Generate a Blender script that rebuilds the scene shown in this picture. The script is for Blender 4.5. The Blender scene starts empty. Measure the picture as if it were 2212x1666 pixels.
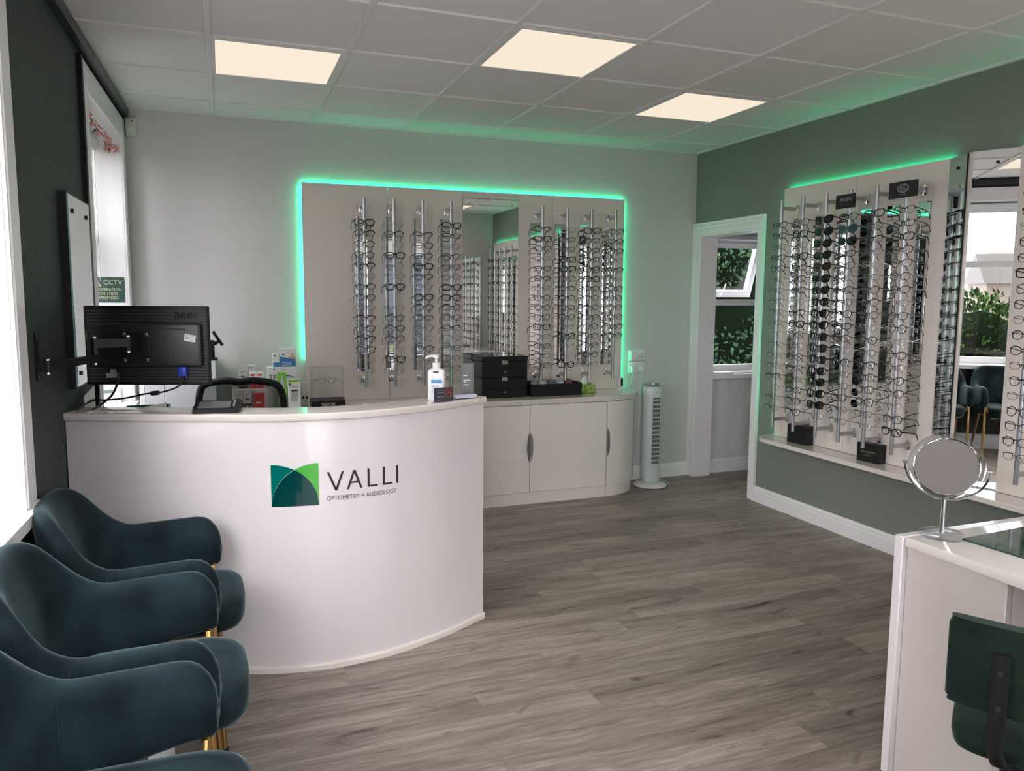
import bpy, bmesh, math, random
from mathutils import Vector, Matrix

# ------------------------------------------------------------------ camera, world, exposure
scene = bpy.context.scene
C = scene.collection
R = math.radians
PI = math.pi

W_PX, H_PX = 2212, 1666
FPX, PPX, PPY = 1620.73, 1076.06, 813.39
cam_d = bpy.data.cameras.new('camera')
cam = bpy.data.objects.new('camera', cam_d); C.objects.link(cam)
cam_d.sensor_fit = 'HORIZONTAL'; cam_d.sensor_width = 36.0
cam_d.lens = FPX / W_PX * 36.0
cam_d.shift_x = (W_PX / 2 - PPX) / W_PX
cam_d.shift_y = (PPY - H_PX / 2) / W_PX
cam_d.clip_start = 0.03
PITCH, ROLL, YAW = 0.107824, 0.004549, 0.350575
_f = Vector((math.sin(YAW) * math.cos(PITCH), math.cos(YAW) * math.cos(PITCH), -math.sin(PITCH)))
_r = Vector((math.cos(YAW), -math.sin(YAW), 0)); _u = _r.cross(_f)
_r2 = math.cos(ROLL) * _r + math.sin(ROLL) * _u
_u2 = -math.sin(ROLL) * _r + math.cos(ROLL) * _u
_m = Matrix((_r2, _u2, -_f)).transposed().to_4x4()
_m.translation = Vector((0.024, -5.1216, 1.4508))
cam.matrix_world = _m
scene.camera = cam

scene.view_settings.view_transform = 'Standard'
scene.view_settings.look = 'None'
scene.view_settings.gamma = 1.0
scene.view_settings.use_curve_mapping = False
scene.view_settings.exposure = 0.15
SKY = 12.5
LAMP = 0.87
LED_G = 19.

world = bpy.data.worlds.new('overcast'); scene.world = world
world.use_nodes = True
bg = world.node_tree.nodes['Background']
bg.inputs[0].default_value = (1.0, 0.945, 0.995, 1)
bg.inputs[1].default_value = SKY
try:
    scene.cycles.transparent_max_bounces = 12
    scene.cycles.max_bounces = 7
    scene.cycles.diffuse_bounces = 4
    scene.cycles.glossy_bounces = 4
    scene.cycles.caustics_reflective = False
    scene.cycles.caustics_refractive = False
    scene.cycles.sample_clamp_indirect = 6.0
    scene.cycles.adaptive_threshold = 0.02
except Exception:
    pass

def portal(name, loc, rot, sx, sy):
    d = bpy.data.lights.new(name, 'AREA'); d.shape = 'RECTANGLE'; d.size = sx; d.size_y = sy
    d.energy = 1.0
    d.cycles.is_portal = True
    o = bpy.data.objects.new(name, d); C.objects.link(o)
    o.location = loc; o.rotation_euler = rot
    return o
# area lights emit along local -Z
portal('daylight_far_window', (-0.90, -0.69, 1.58), (0, R(-90), 0), 1.56, 1.09)
portal('daylight_near_window', (-0.94, -3.245, 1.58), (0, R(-90), 0), 1.56, 1.32)
portal('daylight_entrance', (.165, -5.72, 1.16), (R(90), 0, 0), 1.23, 2.30)
portal('daylight_shop_window', (2.09, -5.13, 1.31), (R(90), 0, 0), 1.40, 1.84)
portal('daylight_side_window', (4.24, 0.42, 1.39), (R(-90), 0, 0), 1.06, 1.14)

# ------------------------------------------------------------------ dimensions
HC = 2.552          # ceiling height
XR = 3.55           # green wall
YF = -5.45          # entrance wall behind the viewer
YS = -4.85          # shop window wall, right of the entrance lobby
def XL(y): return -0.505 + 0.0198 * y    # dark wall runs slightly askew

# ------------------------------------------------------------------ materials
MATS = {}
def _bsdf(m): return m.node_tree.nodes['Principled BSDF']
def mat(name, col=(.8, .8, .8), rough=.5, metal=0., spec=.5, coat=0., coat_r=.05, sheen=0., sheen_col=None,
        emit=None, es=0., bump=None, var=None, alpha=1.):
    if name in MATS: return MATS[name]
    m = bpy.data.materials.new(name); m.use_nodes = True
    nt = m.node_tree; b = _bsdf(m)
    b.inputs['Base Color'].default_value = (*col, 1)
    b.inputs['Roughness'].default_value = rough
    b.inputs['Metallic'].default_value = metal
    b.inputs['Specular IOR Level'].default_value = spec
    b.inputs['Coat Weight'].default_value = coat
    b.inputs['Coat Roughness'].default_value = coat_r
    b.inputs['Alpha'].default_value = alpha
    if sheen:
        b.inputs['Sheen Weight'].default_value = sheen
        b.inputs['Sheen Roughness'].default_value = .35
        if sheen_col: b.inputs['Sheen Tint'].default_value = (*sheen_col, 1)
    if emit:
        b.inputs['Emission Color'].default_value = (*emit, 1)
        b.inputs['Emission Strength'].default_value = es
    tc = None
    def coords():
        nonlocal tc
        if tc is None: tc = nt.nodes.new('ShaderNodeTexCoord')
        return tc.outputs['Object']
    if var:   # (scale, colour2, low, high)
        n = nt.nodes.new('ShaderNodeTexNoise'); n.inputs['Scale'].default_value = var[0]
        n.inputs['Detail'].default_value = 4
        nt.links.new(coords(), n.inputs['Vector'])
        r = nt.nodes.new('ShaderNodeValToRGB')
        r.color_ramp.elements[0].position = var[2]; r.color_ramp.elements[0].color = (*col, 1)
        r.color_ramp.elements[1].position = var[3]; r.color_ramp.elements[1].color = (*var[1], 1)
        nt.links.new(n.outputs['Fac'], r.inputs['Fac'])
        nt.links.new(r.outputs['Color'], b.inputs['Base Color'])
    if bump:  # (scale, strength, detail[, distance])
        n = nt.nodes.new('ShaderNodeTexNoise'); n.inputs['Scale'].default_value = bump[0]
        n.inputs['Detail'].default_value = bump[2]
        nt.links.new(coords(), n.inputs['Vector'])
        bp = nt.nodes.new('ShaderNodeBump'); bp.inputs['Strength'].default_value = bump[1]
        bp.inputs['Distance'].default_value = bump[3] if len(bump) > 3 else .002
        nt.links.new(n.outputs['Fac'], bp.inputs['Height'])
        nt.links.new(bp.outputs['Normal'], b.inputs['Normal'])
    MATS[name] = m
    return m

def clear_mat(name, tint=(1, 1, 1), gloss=.06, edge=.5):
    if name in MATS: return MATS[name]
    m = bpy.data.materials.new(name); m.use_nodes = True
    nt = m.node_tree; nt.nodes.clear()
    o = nt.nodes.new('ShaderNodeOutputMaterial'); mx = nt.nodes.new('ShaderNodeMixShader')
    t = nt.nodes.new('ShaderNodeBsdfTransparent'); t.inputs[0].default_value = (*tint, 1)
    g = nt.nodes.new('ShaderNodeBsdfGlossy'); g.inputs['Roughness'].default_value = .02
    lw = nt.nodes.new('ShaderNodeLayerWeight'); lw.inputs['Blend'].default_value = .5
    pw = nt.nodes.new('ShaderNodeMath'); pw.operation = 'POWER'; pw.inputs[1].default_value = 4.
    mr = nt.nodes.new('ShaderNodeMapRange'); mr.inputs['To Min'].default_value = gloss; mr.inputs['To Max'].default_value = edge
    nt.links.new(lw.outputs['Facing'], pw.inputs[0]); nt.links.new(pw.outputs[0], mr.inputs['Value'])
    nt.links.new(mr.outputs['Result'], mx.inputs['Fac'])
    nt.links.new(t.outputs[0], mx.inputs[1]); nt.links.new(g.outputs[0], mx.inputs[2])
    nt.links.new(mx.outputs[0], o.inputs['Surface'])
    MATS[name] = m
    return m

def floor_mat():
    m = bpy.data.materials.new('grey_oak_vinyl'); m.use_nodes = True
    nt = m.node_tree; b = _bsdf(m); N = nt.nodes.new; Lk = nt.links.new
    tc = N('ShaderNodeTexCoord'); oi = N('ShaderNodeObjectInfo')
    comb = N('ShaderNodeCombineXYZ')
    mul = N('ShaderNodeMath'); mul.operation = 'MULTIPLY'; mul.inputs[1].default_value = 37.0
    Lk(oi.outputs['Random'], mul.inputs[0])
    for i in range(3): Lk(mul.outputs[0], comb.inputs[i])
    add = N('ShaderNodeVectorMath'); add.operation = 'ADD'
    Lk(tc.outputs['Object'], add.inputs[0]); Lk(comb.outputs[0], add.inputs[1])
    def noise(sx, sy, detail, dist):
        mp = N('ShaderNodeMapping'); mp.inputs['Scale'].default_value = (sx, sy, 1)
        Lk(add.outputs[0], mp.inputs['Vector'])
        n = N('ShaderNodeTexNoise'); n.inputs['Scale'].default_value = 1.0
        n.inputs['Detail'].default_value = detail; n.inputs['Distortion'].default_value = dist
        n.inputs['Roughness'].default_value = .62
        Lk(mp.outputs[0], n.inputs['Vector']); return n.outputs['Fac']
    big = noise(.9, 8, 4, 1.2); grain = noise(7, 150, 7, .5); knot = noise(3.2, 11, 3, 1.5)
    wmp = N('ShaderNodeMapping'); wmp.inputs['Scale'].default_value = (.30, 1, 1); Lk(add.outputs[0], wmp.inputs['Vector'])
    wv = N('ShaderNodeTexWave'); wv.bands_direction = 'Y'; wv.inputs['Scale'].default_value = 9.; wv.inputs['Distortion'].default_value = 9.; wv.inputs['Detail'].default_value = 4.; wv.inputs['Detail Scale'].default_value = 1.6; Lk(wmp.outputs[0], wv.inputs['Vector'])
    def mathn(op, a, b_):
        k = N('ShaderNodeMath'); k.operation = op
        for i, v in enumerate((a, b_)):
            if isinstance(v, float): k.inputs[i].default_value = v
            else: Lk(v, k.inputs[i])
        return k.outputs[0]
    s = mathn('ADD', mathn('MULTIPLY', big, .52), mathn('MULTIPLY', grain, .33))
    s = mathn('ADD', s, mathn('MULTIPLY', wv.outputs['Fac'], .045))
    kr = N('ShaderNodeMapRange'); kr.inputs['From Min'].default_value = .60; kr.inputs['From Max'].default_value = .76; kr.inputs['To Min'].default_value = .20; kr.inputs['To Max'].default_value = .02; Lk(knot, kr.inputs['Value'])
    s = mathn('ADD', s, kr.outputs['Result'])
    s = mathn('ADD', s, mathn('MULTIPLY', oi.outputs['Random'], .085))
    r = N('ShaderNodeValToRGB'); e = r.color_ramp.elements
    e[0].position = .49; e[0].color = (.062, .048, .039, 1)
    e[1].position = .78; e[1].color = (.360, .305, .260, 1)
    k = e.new(.58); k.color = (.160, .131, .109, 1)
    k2 = e.new(.68); k2.color = (.235, .197, .167, 1)
    Lk(s, r.inputs['Fac']); Lk(r.outputs[0], b.inputs['Base Color'])
    b.inputs['Roughness'].default_value = .42
    b.inputs['Specular IOR Level'].default_value = .4
    bp = N('ShaderNodeBump'); bp.inputs['Strength'].default_value = .25; bp.inputs['Distance'].default_value = .001
    Lk(grain, bp.inputs['Height']); Lk(bp.outputs[0], b.inputs['Normal'])
    MATS['floor'] = m
    return m

def dark_wall_mat():
    m = mat('dark_green_wallpaper', (.020, .027, .026), .62, spec=.35)
    nt = m.node_tree; b = _bsdf(m); N = nt.nodes.new; Lk = nt.links.new
    tc = N('ShaderNodeTexCoord')
    n = N('ShaderNodeTexNoise'); n.inputs['Scale'].default_value = 210; n.inputs['Detail'].default_value = 3
    Lk(tc.outputs['Object'], n.inputs['Vector'])
    r = N('ShaderNodeValToRGB'); r.color_ramp.elements[0].position = .42; r.color_ramp.elements[1].position = .62
    r.color_ramp.elements[0].color = (.010, .014, .014, 1); r.color_ramp.elements[1].color = (.060, .074, .070, 1)
    Lk(n.outputs['Fac'], r.inputs['Fac']); Lk(r.outputs[0], b.inputs['Base Color'])
    bp = N('ShaderNodeBump'); bp.inputs['Strength'].default_value = .5; bp.inputs['Distance'].default_value = .002
    Lk(n.outputs['Fac'], bp.inputs['Height']); Lk(bp.outputs[0], b.inputs['Normal'])
    return m

def velvet(name, c, c2, sc):
    m = mat(name, c, .85, spec=.15, sheen=.32, sheen_col=sc, var=(6.5, c2, .36, .64), bump=(420, .15, 2, .0006))
    return m

M_FLOOR = floor_mat()
M_DARK = dark_wall_mat()
M_WALLW = mat('white_wall_paint', (.62, .605, .60), .72, spec=.3, bump=(160, .35, 4, .002))
M_TEX = mat('plaster_wall', (.70, .70, .70), .75, spec=.3, bump=(14, .9, 5, .018))
M_GREEN = mat('sage_green_paint', (.205, .228, .197), .6, spec=.35, bump=(180, .15, 3, .001))
M_CEIL = mat('ceiling_tile', (.78, .76, .755), .9, spec=.2, bump=(260, .2, 3, .001))
M_RAIL = mat('ceiling_rail_white', (.76, .75, .74), .5)
M_TRIM = mat('white_gloss_trim', (.86, .85, .85), .28, coat=.2)
M_UPVC = mat('white_upvc', (.85, .86, .88), .25)
M_PANEL = mat('cream_gloss_board', (.76, .695, .635), .10, spec=.5, coat=.5, coat_r=.03)
M_DESK = mat('white_gloss_laminate', (.70, .66, .665), .14, spec=.5, coat=.4, coat_r=.03)
M_CAB = mat('cream_gloss_door', (.86, .81, .77), .14, spec=.5, coat=.4, coat_r=.03)
M_TOP = mat('cream_worktop', (.74, .69, .64), .10, spec=.5, coat=.5, coat_r=.03)
M_MIRROR = mat('mirror_silver', (.86, .88, .87), .0, metal=1.)
M_MIRGREY = mat('mirror_round', (.52, .51, .51), .02, metal=1.)
M_CHROME = mat('chrome', (.80, .81, .83), .08, metal=1.)
M_ALU = mat('satin_aluminium', (.43, .44, .455), .32, metal=.85)
M_STEEL = mat('brushed_steel', (.36, .36, .36), .35, metal=1.)
M_GOLD = mat('brass_gold', (.50, .32, .12), .28, metal=1.)
M_BLACK = mat('black_plastic', (.008, .008, .010), .45, spec=.28)
M_BLACKM = mat('black_matt', (.010, .010, .012), .7)
M_LEATHER = mat('black_leatherette', (.009, .009, .011), .48, spec=.28, bump=(400, .25, 3, .0008))
M_WHITEP = mat('white_plastic', (.80, .80, .80), .35)
M_GREYP = mat('grey_plastic', (.30, .31, .33), .4)
M_PAPER = mat('white_paper', (.82, .82, .82), .8)
M_TEAL = velvet('teal_velvet', (.0045, .010, .013), (.0155, .031, .036), (.50, .72, .76))
M_GVEL = velvet('green_velvet', (.0055, .012, .0085), (.011, .023, .016), (.50, .68, .58))
M_GLASS = clear_mat('window_glass', (.97, .99, .98), .05, .6)
M_ACRYL = clear_mat('clear_acrylic', (.985, .99, .99), .025, .45)
M_LENS = clear_mat('clear_lens', (.96, .97, .97), .05, .45)
M_LED = mat('green_led', (.02, .3, .2), .5, emit=(.0, 1., .44), es=LED_G)
M_LAMP = mat('light_diffuser', (.15, .14, .13), .6, emit=(.93, .80, .64), es=LAMP)
M_INK = mat('black_ink', (.012, .012, .014), .5)
M_GREYINK = mat('grey_ink', (.10, .10, .11), .5)
M_WINK = mat('white_ink', (.80, .80, .80), .5)

# ------------------------------------------------------------------ mesh helpers
class MB:
    """Collects shapes; coordinates are given in world (or local) space minus off."""
    def __init__(s, off=(0, 0, 0)):
        s.bm = bmesh.new(); s.o = Vector(off)
    def _v(s, p): return s.bm.verts.new(Vector(p) - s.o)
    def face(s, pts):
        try: s.bm.faces.new([s._v(p) for p in pts])
        except ValueError: pass
        return s
    def hexa(s, a, b):   # two quads of 4 points each
        va = [s._v(p) for p in a]; vb = [s._v(p) for p in b]
        F = s.bm.faces.new
        F(va[::-1]); F(vb)
        for i in range(4): F((va[i], va[(i + 1) % 4], vb[(i + 1) % 4], vb[i]))
        return s
    def box(s, x0, x1, y0, y1, z0, z1, bev=0., seg=2):
        if bev <= 0:
            return s.hexa([(x0, y0, z0), (x1, y0, z0), (x1, y1, z0), (x0, y1, z0)],
                          [(x0, y0, z1), (x1, y0, z1), (x1, y1, z1), (x0, y1, z1)])
        t = bmesh.new()
        bmesh.ops.create_cube(t, size=1)
        for v in t.verts:
            v.co = Vector(((x0 + x1) / 2 + v.co.x * (x1 - x0), (y0 + y1) / 2 + v.co.y * (y1 - y0), (z0 + z1) / 2 + v.co.z * (z1 - z0))) - s.o
        bmesh.ops.bevel(t, geom=list(t.edges), offset=bev, segments=seg, affect='EDGES', profile=.5)
        s._join(t); return s
    def _join(s, t):
        me = bpy.data.meshes.new('tmp'); t.to_mesh(me); t.free(); s.bm.from_mesh(me); bpy.data.meshes.remove(me)
    def rings(s, rings, cap=True, closed=True):
        """loft rings of equal point counts"""
        vs = [[s._v(p) for p in r] for r in rings]
        n = len(vs[0])
        for a, b in zip(vs[:-1], vs[1:]):
            for i in range(n if closed else n - 1):
                j = (i + 1) % n
                try: s.bm.faces.new((a[i], a[j], b[j], b[i]))
                except ValueError: pass
        if cap and closed:
            s.bm.faces.new(vs[0][::-1]); s.bm.faces.new(vs[-1])
        return s
    def tube(s, pts, r, n=8, cap=True, closed=False, flat=None):
        pts = [Vector(p) for p in pts]; rs = []
        m = len(pts); up = None
        for i, p in enumerate(pts):
            if closed: t = pts[(i + 1) % m] - pts[i - 1]
            else: t = pts[min(i + 1, m - 1)] - pts[max(i - 1, 0)]
            t.normalize()
            if up is None:
                up = Vector((0, 0, 1)) if abs(t.z) < .9 else Vector((0, 1, 0))
            a = (up - t * up.dot(t))
            if a.length < 1e-6: a = t.orthogonal()
            a.normalize(); b = t.cross(a); up = a
            rr = r[i] if isinstance(r, (list, tuple)) else r
            fa, fb = (1, 1) if flat is None else flat
            rs.append([p + a * (math.cos(2 * PI * k / n) * rr * fa) + b * (math.sin(2 * PI * k / n) * rr * fb) for k in range(n)])
        if closed: rs.append(rs[0]); return s._loop(rs[:-1])
        return s.rings(rs, cap)
    def _loop(s, rs):
        vs = [[s._v(p) for p in r] for r in rs]; n = len(vs[0]); m = len(vs)
        for i in range(m):
            a, b = vs[i], vs[(i + 1) % m]
            for k in range(n):
                s.bm.faces.new((a[k], a[(k + 1) % n], b[(k + 1) % n], b[k]))
        return s
    def cyl(s, p0, p1, r, n=16, r2=None):
        return s.tube([p0, p1], [r, r if r2 is None else r2], n)
    def lathe(s, prof, c=(0, 0, 0), n=24, axis='z', sx=1., sy=1.):
        rs = []
        for (r, h) in prof:
            ring = []
            for k in range(n):
                a = 2 * PI * k / n
                if axis == 'z': p = (c[0] + r * sx * math.cos(a), c[1] + r * sy * math.sin(a), c[2] + h)
                elif axis == 'y': p = (c[0] + r * math.cos(a), c[1] + h, c[2] + r * math.sin(a))
                else: p = (c[0] + h, c[1] + r * math.cos(a), c[2] + r * math.sin(a))
                ring.append(p)
            rs.append(ring)
        return s.rings(rs, True)
    def prism(s, poly, z0, z1, axis='z'):
        def P(p, h):
            if axis == 'z': return (p[0], p[1], h)
            if axis == 'y': return (p[0], h, p[1])
            return (h, p[0], p[1])
        return s.rings([[P(p, z0) for p in poly], [P(p, z1) for p in poly]], True)
    def sphere(s, c, r, n=10, m=6, sx=1, sy=1, sz=1):
        prof = [(max(1e-4, r * math.sin(PI * i / m)), -r * math.cos(PI * i / m)) for i in range(m + 1)]
        rs = [[(c[0] + q * sx * math.cos(2 * PI * k / n), c[1] + q * sy * math.sin(2 * PI * k / n), c[2] + h * sz) for k in range(n)] for q, h in prof]
        return s.rings(rs, True)
    def grid(s, fn, nu, nv):
        vs = [[s._v(fn(i / nu, j / nv)) for j in range(nv + 1)] for i in range(nu + 1)]
        for i in range(nu):
            for j in range(nv):
                s.bm.faces.new((vs[i][j], vs[i + 1][j], vs[i + 1][j + 1], vs[i][j + 1]))
        return s
    def mesh(s, name, m=None, angle=38, fix=True):
        if fix: bmesh.ops.recalc_face_normals(s.bm, faces=list(s.bm.faces))
        me = bpy.data.meshes.new(name); s.bm.to_mesh(me); s.bm.free()
        for p in me.polygons: p.use_smooth = True
        me.set_sharp_from_angle(angle=R(angle))
        if m: me.materials.append(m)
        return me
    def build(s, name, m, parent=None, angle=38):
        o = bpy.data.objects.new(name, s.mesh(name, m, angle)); C.objects.link(o)
        if parent is not None: o.parent = parent
        return o

def tag(o, label=None, cat=None, group=None, kind=None):
    if label: o['label'] = label
    if cat: o['category'] = cat
    if group: o['group'] = group
    if kind: o['kind'] = kind
    return o
def thing(name, label, cat, loc=(0, 0, 0), rz=0., group=None):
    o = bpy.data.objects.new(name, None); C.objects.link(o); o.empty_display_size = .05
    o.location = loc; o.rotation_euler = (0, 0, rz)
    return tag(o, label, cat, group)
def struct(o, label=None): return tag(o, label, kind='structure')
def inst(name, me, parent, m=None):
    o = bpy.data.objects.new(name, me); C.objects.link(o); o.parent = parent
    if m is not None:
        o.material_slots[0].link = 'OBJECT'; o.material_slots[0].material = m
    return o

# text: every string is turned into a mesh once, in one go
STRINGS = ['OPTOMETRY + AUDIOLOGY', 'acer', 'CCTV', 'IN OPERATION', 'ON THESE', 'PREMISES', 'FLEXON', 'JENSEN', 'EYEWEAR',
           'LAND-', '-ROVER', 'TED BAKER', 'LONDON', 'LID', 'TEA', 'TREE', 'Earol', 'OPTASE', 'THEALOZ', 'DUO']
TEXT = {}
def _texts():
    obs = []
    for t in STRINGS:
        cu = bpy.data.curves.new('t', 'FONT'); cu.body = t; cu.resolution_u = 3
        o = bpy.data.objects.new('t', cu); C.objects.link(o); obs.append((t, o, cu))
    dg = bpy.context.evaluated_depsgraph_get()
    for t, o, cu in obs:
        me = bpy.data.meshes.new_from_object(o.evaluated_get(dg))
        vs = [v.co.copy() for v in me.vertices]; fs = [tuple(p.vertices) for p in me.polygons]
        x0 = min(v.x for v in vs); x1 = max(v.x for v in vs); y0 = min(v.y for v in vs); y1 = max(v.y for v in vs)
        TEXT[t] = ([((v.x - x0) / (x1 - x0), (v.y - y0) / (y1 - y0)) for v in vs], fs, (x1 - x0) / (y1 - y0))
        bpy.data.meshes.remove(me)
    for t, o, cu in obs:
        bpy.data.objects.remove(o); bpy.data.curves.remove(cu)
_texts()
def text(name, t, m, parent, org, u, v, w, h=None):
    """flat lettering; org = lower left corner, u and v unit vectors, in the parent's space"""
    vs, fs, asp = TEXT[t]
    if h is None: h = w / asp
    org, u, v = Vector(org), Vector(u), Vector(v)
    me = bpy.data.meshes.new(name)
    me.from_pydata([org + u * (a * w) + v * (b * h) for a, b in vs], [], fs); me.materials.append(m)
    o = bpy.data.objects.new(name, me); C.objects.link(o); o.parent = parent
    return o
def decal(name, m, parent, org, u, v, w, h):
    b = MB(); org, u, v = Vector(org), Vector(u), Vector(v)
    b.face([org, org + u * w, org + u * w + v * h, org + v * h])
    return b.build(name, m, parent)

# ------------------------------------------------------------------ floor of vinyl planks
rnd = random.Random(7)
fl = MB().box(-.95, 5.7, YF - .3, .3, -.06, -.006).build('floor', mat('floor_joint', (.05, .042, .035), .8))
struct(fl, 'grey oak effect vinyl plank floor')
PW, PLEN = .152, 1.22
def planks(xa, xb, ya, yb, xfun=None):
    row = 0; y = yb
    cache = {}
    while y > ya + .01:
        y1 = y; y0 = max(ya, y - PW)
        a = (xfun((y0 + y1) / 2) if xfun else xa)
        x = a - rnd.random() * PLEN * .9
        while x < xb - .002:
            x0 = max(a, x); x1 = min(xb, x + PLEN)
            if x1 - x0 > .02:
                key = (round(x1 - x0, 4), round(y1 - y0, 4))
                if key not in cache:
                    hx, hy = (x1 - x0) / 2 - .0002, (y1 - y0) / 2 - .0002
                    b = MB(); c = .0005
                    b.rings([[(-hx, -hy, -.006), (hx, -hy, -.006), (hx, hy, -.006), (-hx, hy, -.006)],
                             [(-hx, -hy, -c), (hx, -hy, -c), (hx, hy, -c), (-hx, hy, -c)],
                             [(-hx + c, -hy + c, 0), (hx - c, -hy + c, 0), (hx - c, hy - c, 0), (-hx + c, hy - c, 0)]])
                    cache[key] = b.mesh('plank', M_FLOOR, 20)
                o = inst('plank', cache[key], fl)
                o.location = ((x0 + x1) / 2, (y0 + y1) / 2, 0)
            x += PLEN
        y -= PW; row += 1
planks(0, XR + .15, YF, 0, lambda y: XL(y))
planks(XR + .15, 5.5, -2.2, 0)

# ------------------------------------------------------------------ suspended ceiling
ce = MB().box(-.95, XR + .15, YF - .1, .1, HC + .03, HC + .10).build('ceiling', M_CEIL)
struct(ce, 'suspended ceiling of white square tiles')
LIGHTS = {(1, 2): 'ceiling light panel nearest the dark green wall', (3, 3): 'middle ceiling light panel, largest in view',
          (5, 2): 'ceiling light panel nearest the green wall and doorway',
          (1, 6): 'ceiling light panel over the waiting chairs, seen in the column mirror', (5, 7): 'ceiling light panel near the shop window, seen in the big mirror', (3, 8): 'ceiling light panel above the shop entrance window'}
GX = [-.62] + [.6 * i for i in range(0, 6)] + [XR]            # columns
GY = [0.0] + [.268 - .6 * j for j in range(1, 10)] + [YF]     # rows, going towards the viewer
tile_cache = {}
for i in range(len(GX) - 1):
    for j in range(len(GY) - 1):
        x0, x1, y1, y0 = GX[i], GX[i + 1], GY[j], GY[j + 1]
        if x1 - x0 < .03 or y1 - y0 < .03: continue
        if (i, j) in LIGHTS:
            t = thing('ceiling_light', LIGHTS[(i, j)], 'ceiling light', ((x0 + x1) / 2, (y0 + y1) / 2, HC), 0, 'square ceiling light panels')
            h = .288; g = .272
            b = MB()
            b.box(-h, h, -h, -g, -.002, .03); b.box(-h, h, g, h, -.002, .03); b.box(-h, -g, -g, g, -.002, .03); b.box(g, h, -g, g, -.002, .03)
            b.build('frame', M_RAIL, t)
            MB().box(-g, g, -g, g, .001, .006).build('diffuser', M_LAMP, t)
            continue
        key = (round(x1 - x0, 3), round(y1 - y0, 3))
        if key not in tile_cache:
            hx, hy = key[0] / 2 - .010, key[1] / 2 - .010
            tile_cache[key] = MB().box(-hx, hx, -hy, hy, .010, .025, .002, 1).mesh('ceiling_tile', M_CEIL)
        o = inst('ceiling_tile', tile_cache[key], ce); o.location = ((x0 + x1) / 2, (y0 + y1) / 2, HC)
for x in GX[1:-1]: MB().box(x - .012, x + .012, YF, 0, HC, HC + .03, .001, 1).build('ceiling_rail', M_RAIL, ce)
for i in range(len(GX) - 1):
    for y in GY[1:-1]:
        a = GX[i] + .012; b_ = GX[i + 1] - .012
        MB().box(a, b_, y - .011, y + .011, HC + .0008, HC + .03).build('cross_rail', M_RAIL, ce)
MB().box(-.62, XR, -.022, 0, HC - .001, HC + .03).build('edge_rail', M_RAIL, ce)
MB().box(XR - .022, XR, YF, -.022, HC - .001, HC + .03).build('edge_rail', M_RAIL, ce)

# ------------------------------------------------------------------ walls
def lwbox(b, o0, o1, y0, y1, z0, z1):
    """box on the askew dark wall: o0..o1 measured out from the wall face into the room"""
    b.hexa([(XL(y0) + o0, y0, z0), (XL(y0) + o1, y0, z0), (XL(y1) + o1, y1, z0), (XL(y1) + o0, y1, z0)],
           [(XL(y0) + o0, y0, z1), (XL(y0) + o1, y0, z1), (XL(y1) + o1, y1, z1), (XL(y1) + o0, y1, z1)])
    return b
FW = (-1.22, -.15, .80, 2.36)     # far window: y0, y1, z0, z1
NW = (-3.90, -2.59, .80, 2.36)    # near window
b = MB(); T = -.30
lwbox(b, T, 0, YF - .2, NW[0], 0, HC + .1); lwbox(b, T, 0, NW[1], FW[0], 0, HC + .1); lwbox(b, T, 0, FW[1], .25, 0, HC + .1)
for w in (FW, NW):
    lwbox(b, T, 0, w[0], w[1], 0, w[2]); lwbox(b, T, 0, w[0], w[1], w[3], HC + .1)
struct(b.build('wall_left', M_DARK), 'dark green textured wall with two windows')
SW = (3.72, 4.76, .83, 1.95)      # window of the side room
b = MB()
b.box(-.9, SW[0], 0, .30, 0, HC + .1); b.box(SW[1], 5.7, 0, .30, 0, HC + .1)
b.box(SW[0], SW[1], 0, .30, 0, SW[2]); b.box(SW[0], SW[1], 0, .30, SW[3], HC + .1)
struct(b.build('wall_back', M_WALLW), 'white wall behind the reception')
MB().box(XR + .151, SW[0], -.004, -.0005, 0, HC).box(SW[1], 5.5, -.004, -.0005, 0, HC).box(SW[0], SW[1], -.004, -.0005, 0, SW[2]).box(SW[0], SW[1], -.004, -.0005, SW[3], HC).build('plaster_face', M_TEX, bpy.data.objects['wall_back'])
DY0, DY1, DZ = -.765, -.07, 1.93
b = MB()
b.box(XR, XR + .15, YF - .2, DY0, 0, HC + .1); b.box(XR, XR + .15, DY1, 0, 0, HC + .1); b.box(XR, XR + .15, DY0, DY1, DZ, HC + .1)
struct(b.build('wall_right', M_GREEN), 'sage green wall with the doorway')
SH = (1.40, 2.78, .40, 2.22)      # shop window behind the viewer: x0, x1, z0, z1
b = MB()
DR = (-.45, .78, .0, 2.32)         # glazed entrance door behind the viewer
b.box(-.95, DR[0], YS - .25, YS, 0, HC + .1); b.box(DR[1], .85, YS - .25, YS, 0, HC + .1); b.box(DR[0], DR[1], YS - .25, YS, DR[3], HC + .1)
b.box(.85, 1.0, YS - .25, YS - .25, 0, HC + .1)
b.box(.85, SH[0], YS - .25, YS, 0, HC + .1); b.box(SH[1], XR + .1, YS - .25, YS, 0, HC + .1)
b.box(SH[0], SH[1], YS - .25, YS, 0, SH[2]); b.box(SH[0], SH[1], YS - .25, YS, SH[3], HC + .1)
struct(b.build('wall_front', M_WALLW), 'white wall with the shop window behind the viewer')
# side room shell
struct(MB().box(5.5, 5.65, -2.3, .3, 0, HC + .1).build('wall_side', M_TEX), 'far wall of the side room')
struct(MB().box(XR + .15, 5.65, -2.35, -2.2, 0, HC + .1).build('wall_near', M_TEX), 'near wall of the side room')
struct(MB().box(XR + .151, 5.65, -2.35, .0, 2.40, HC + .1).build('ceiling_side', mat('side_ceiling', (.7, .7, .7), .9)), 'ceiling of the side room')

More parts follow.
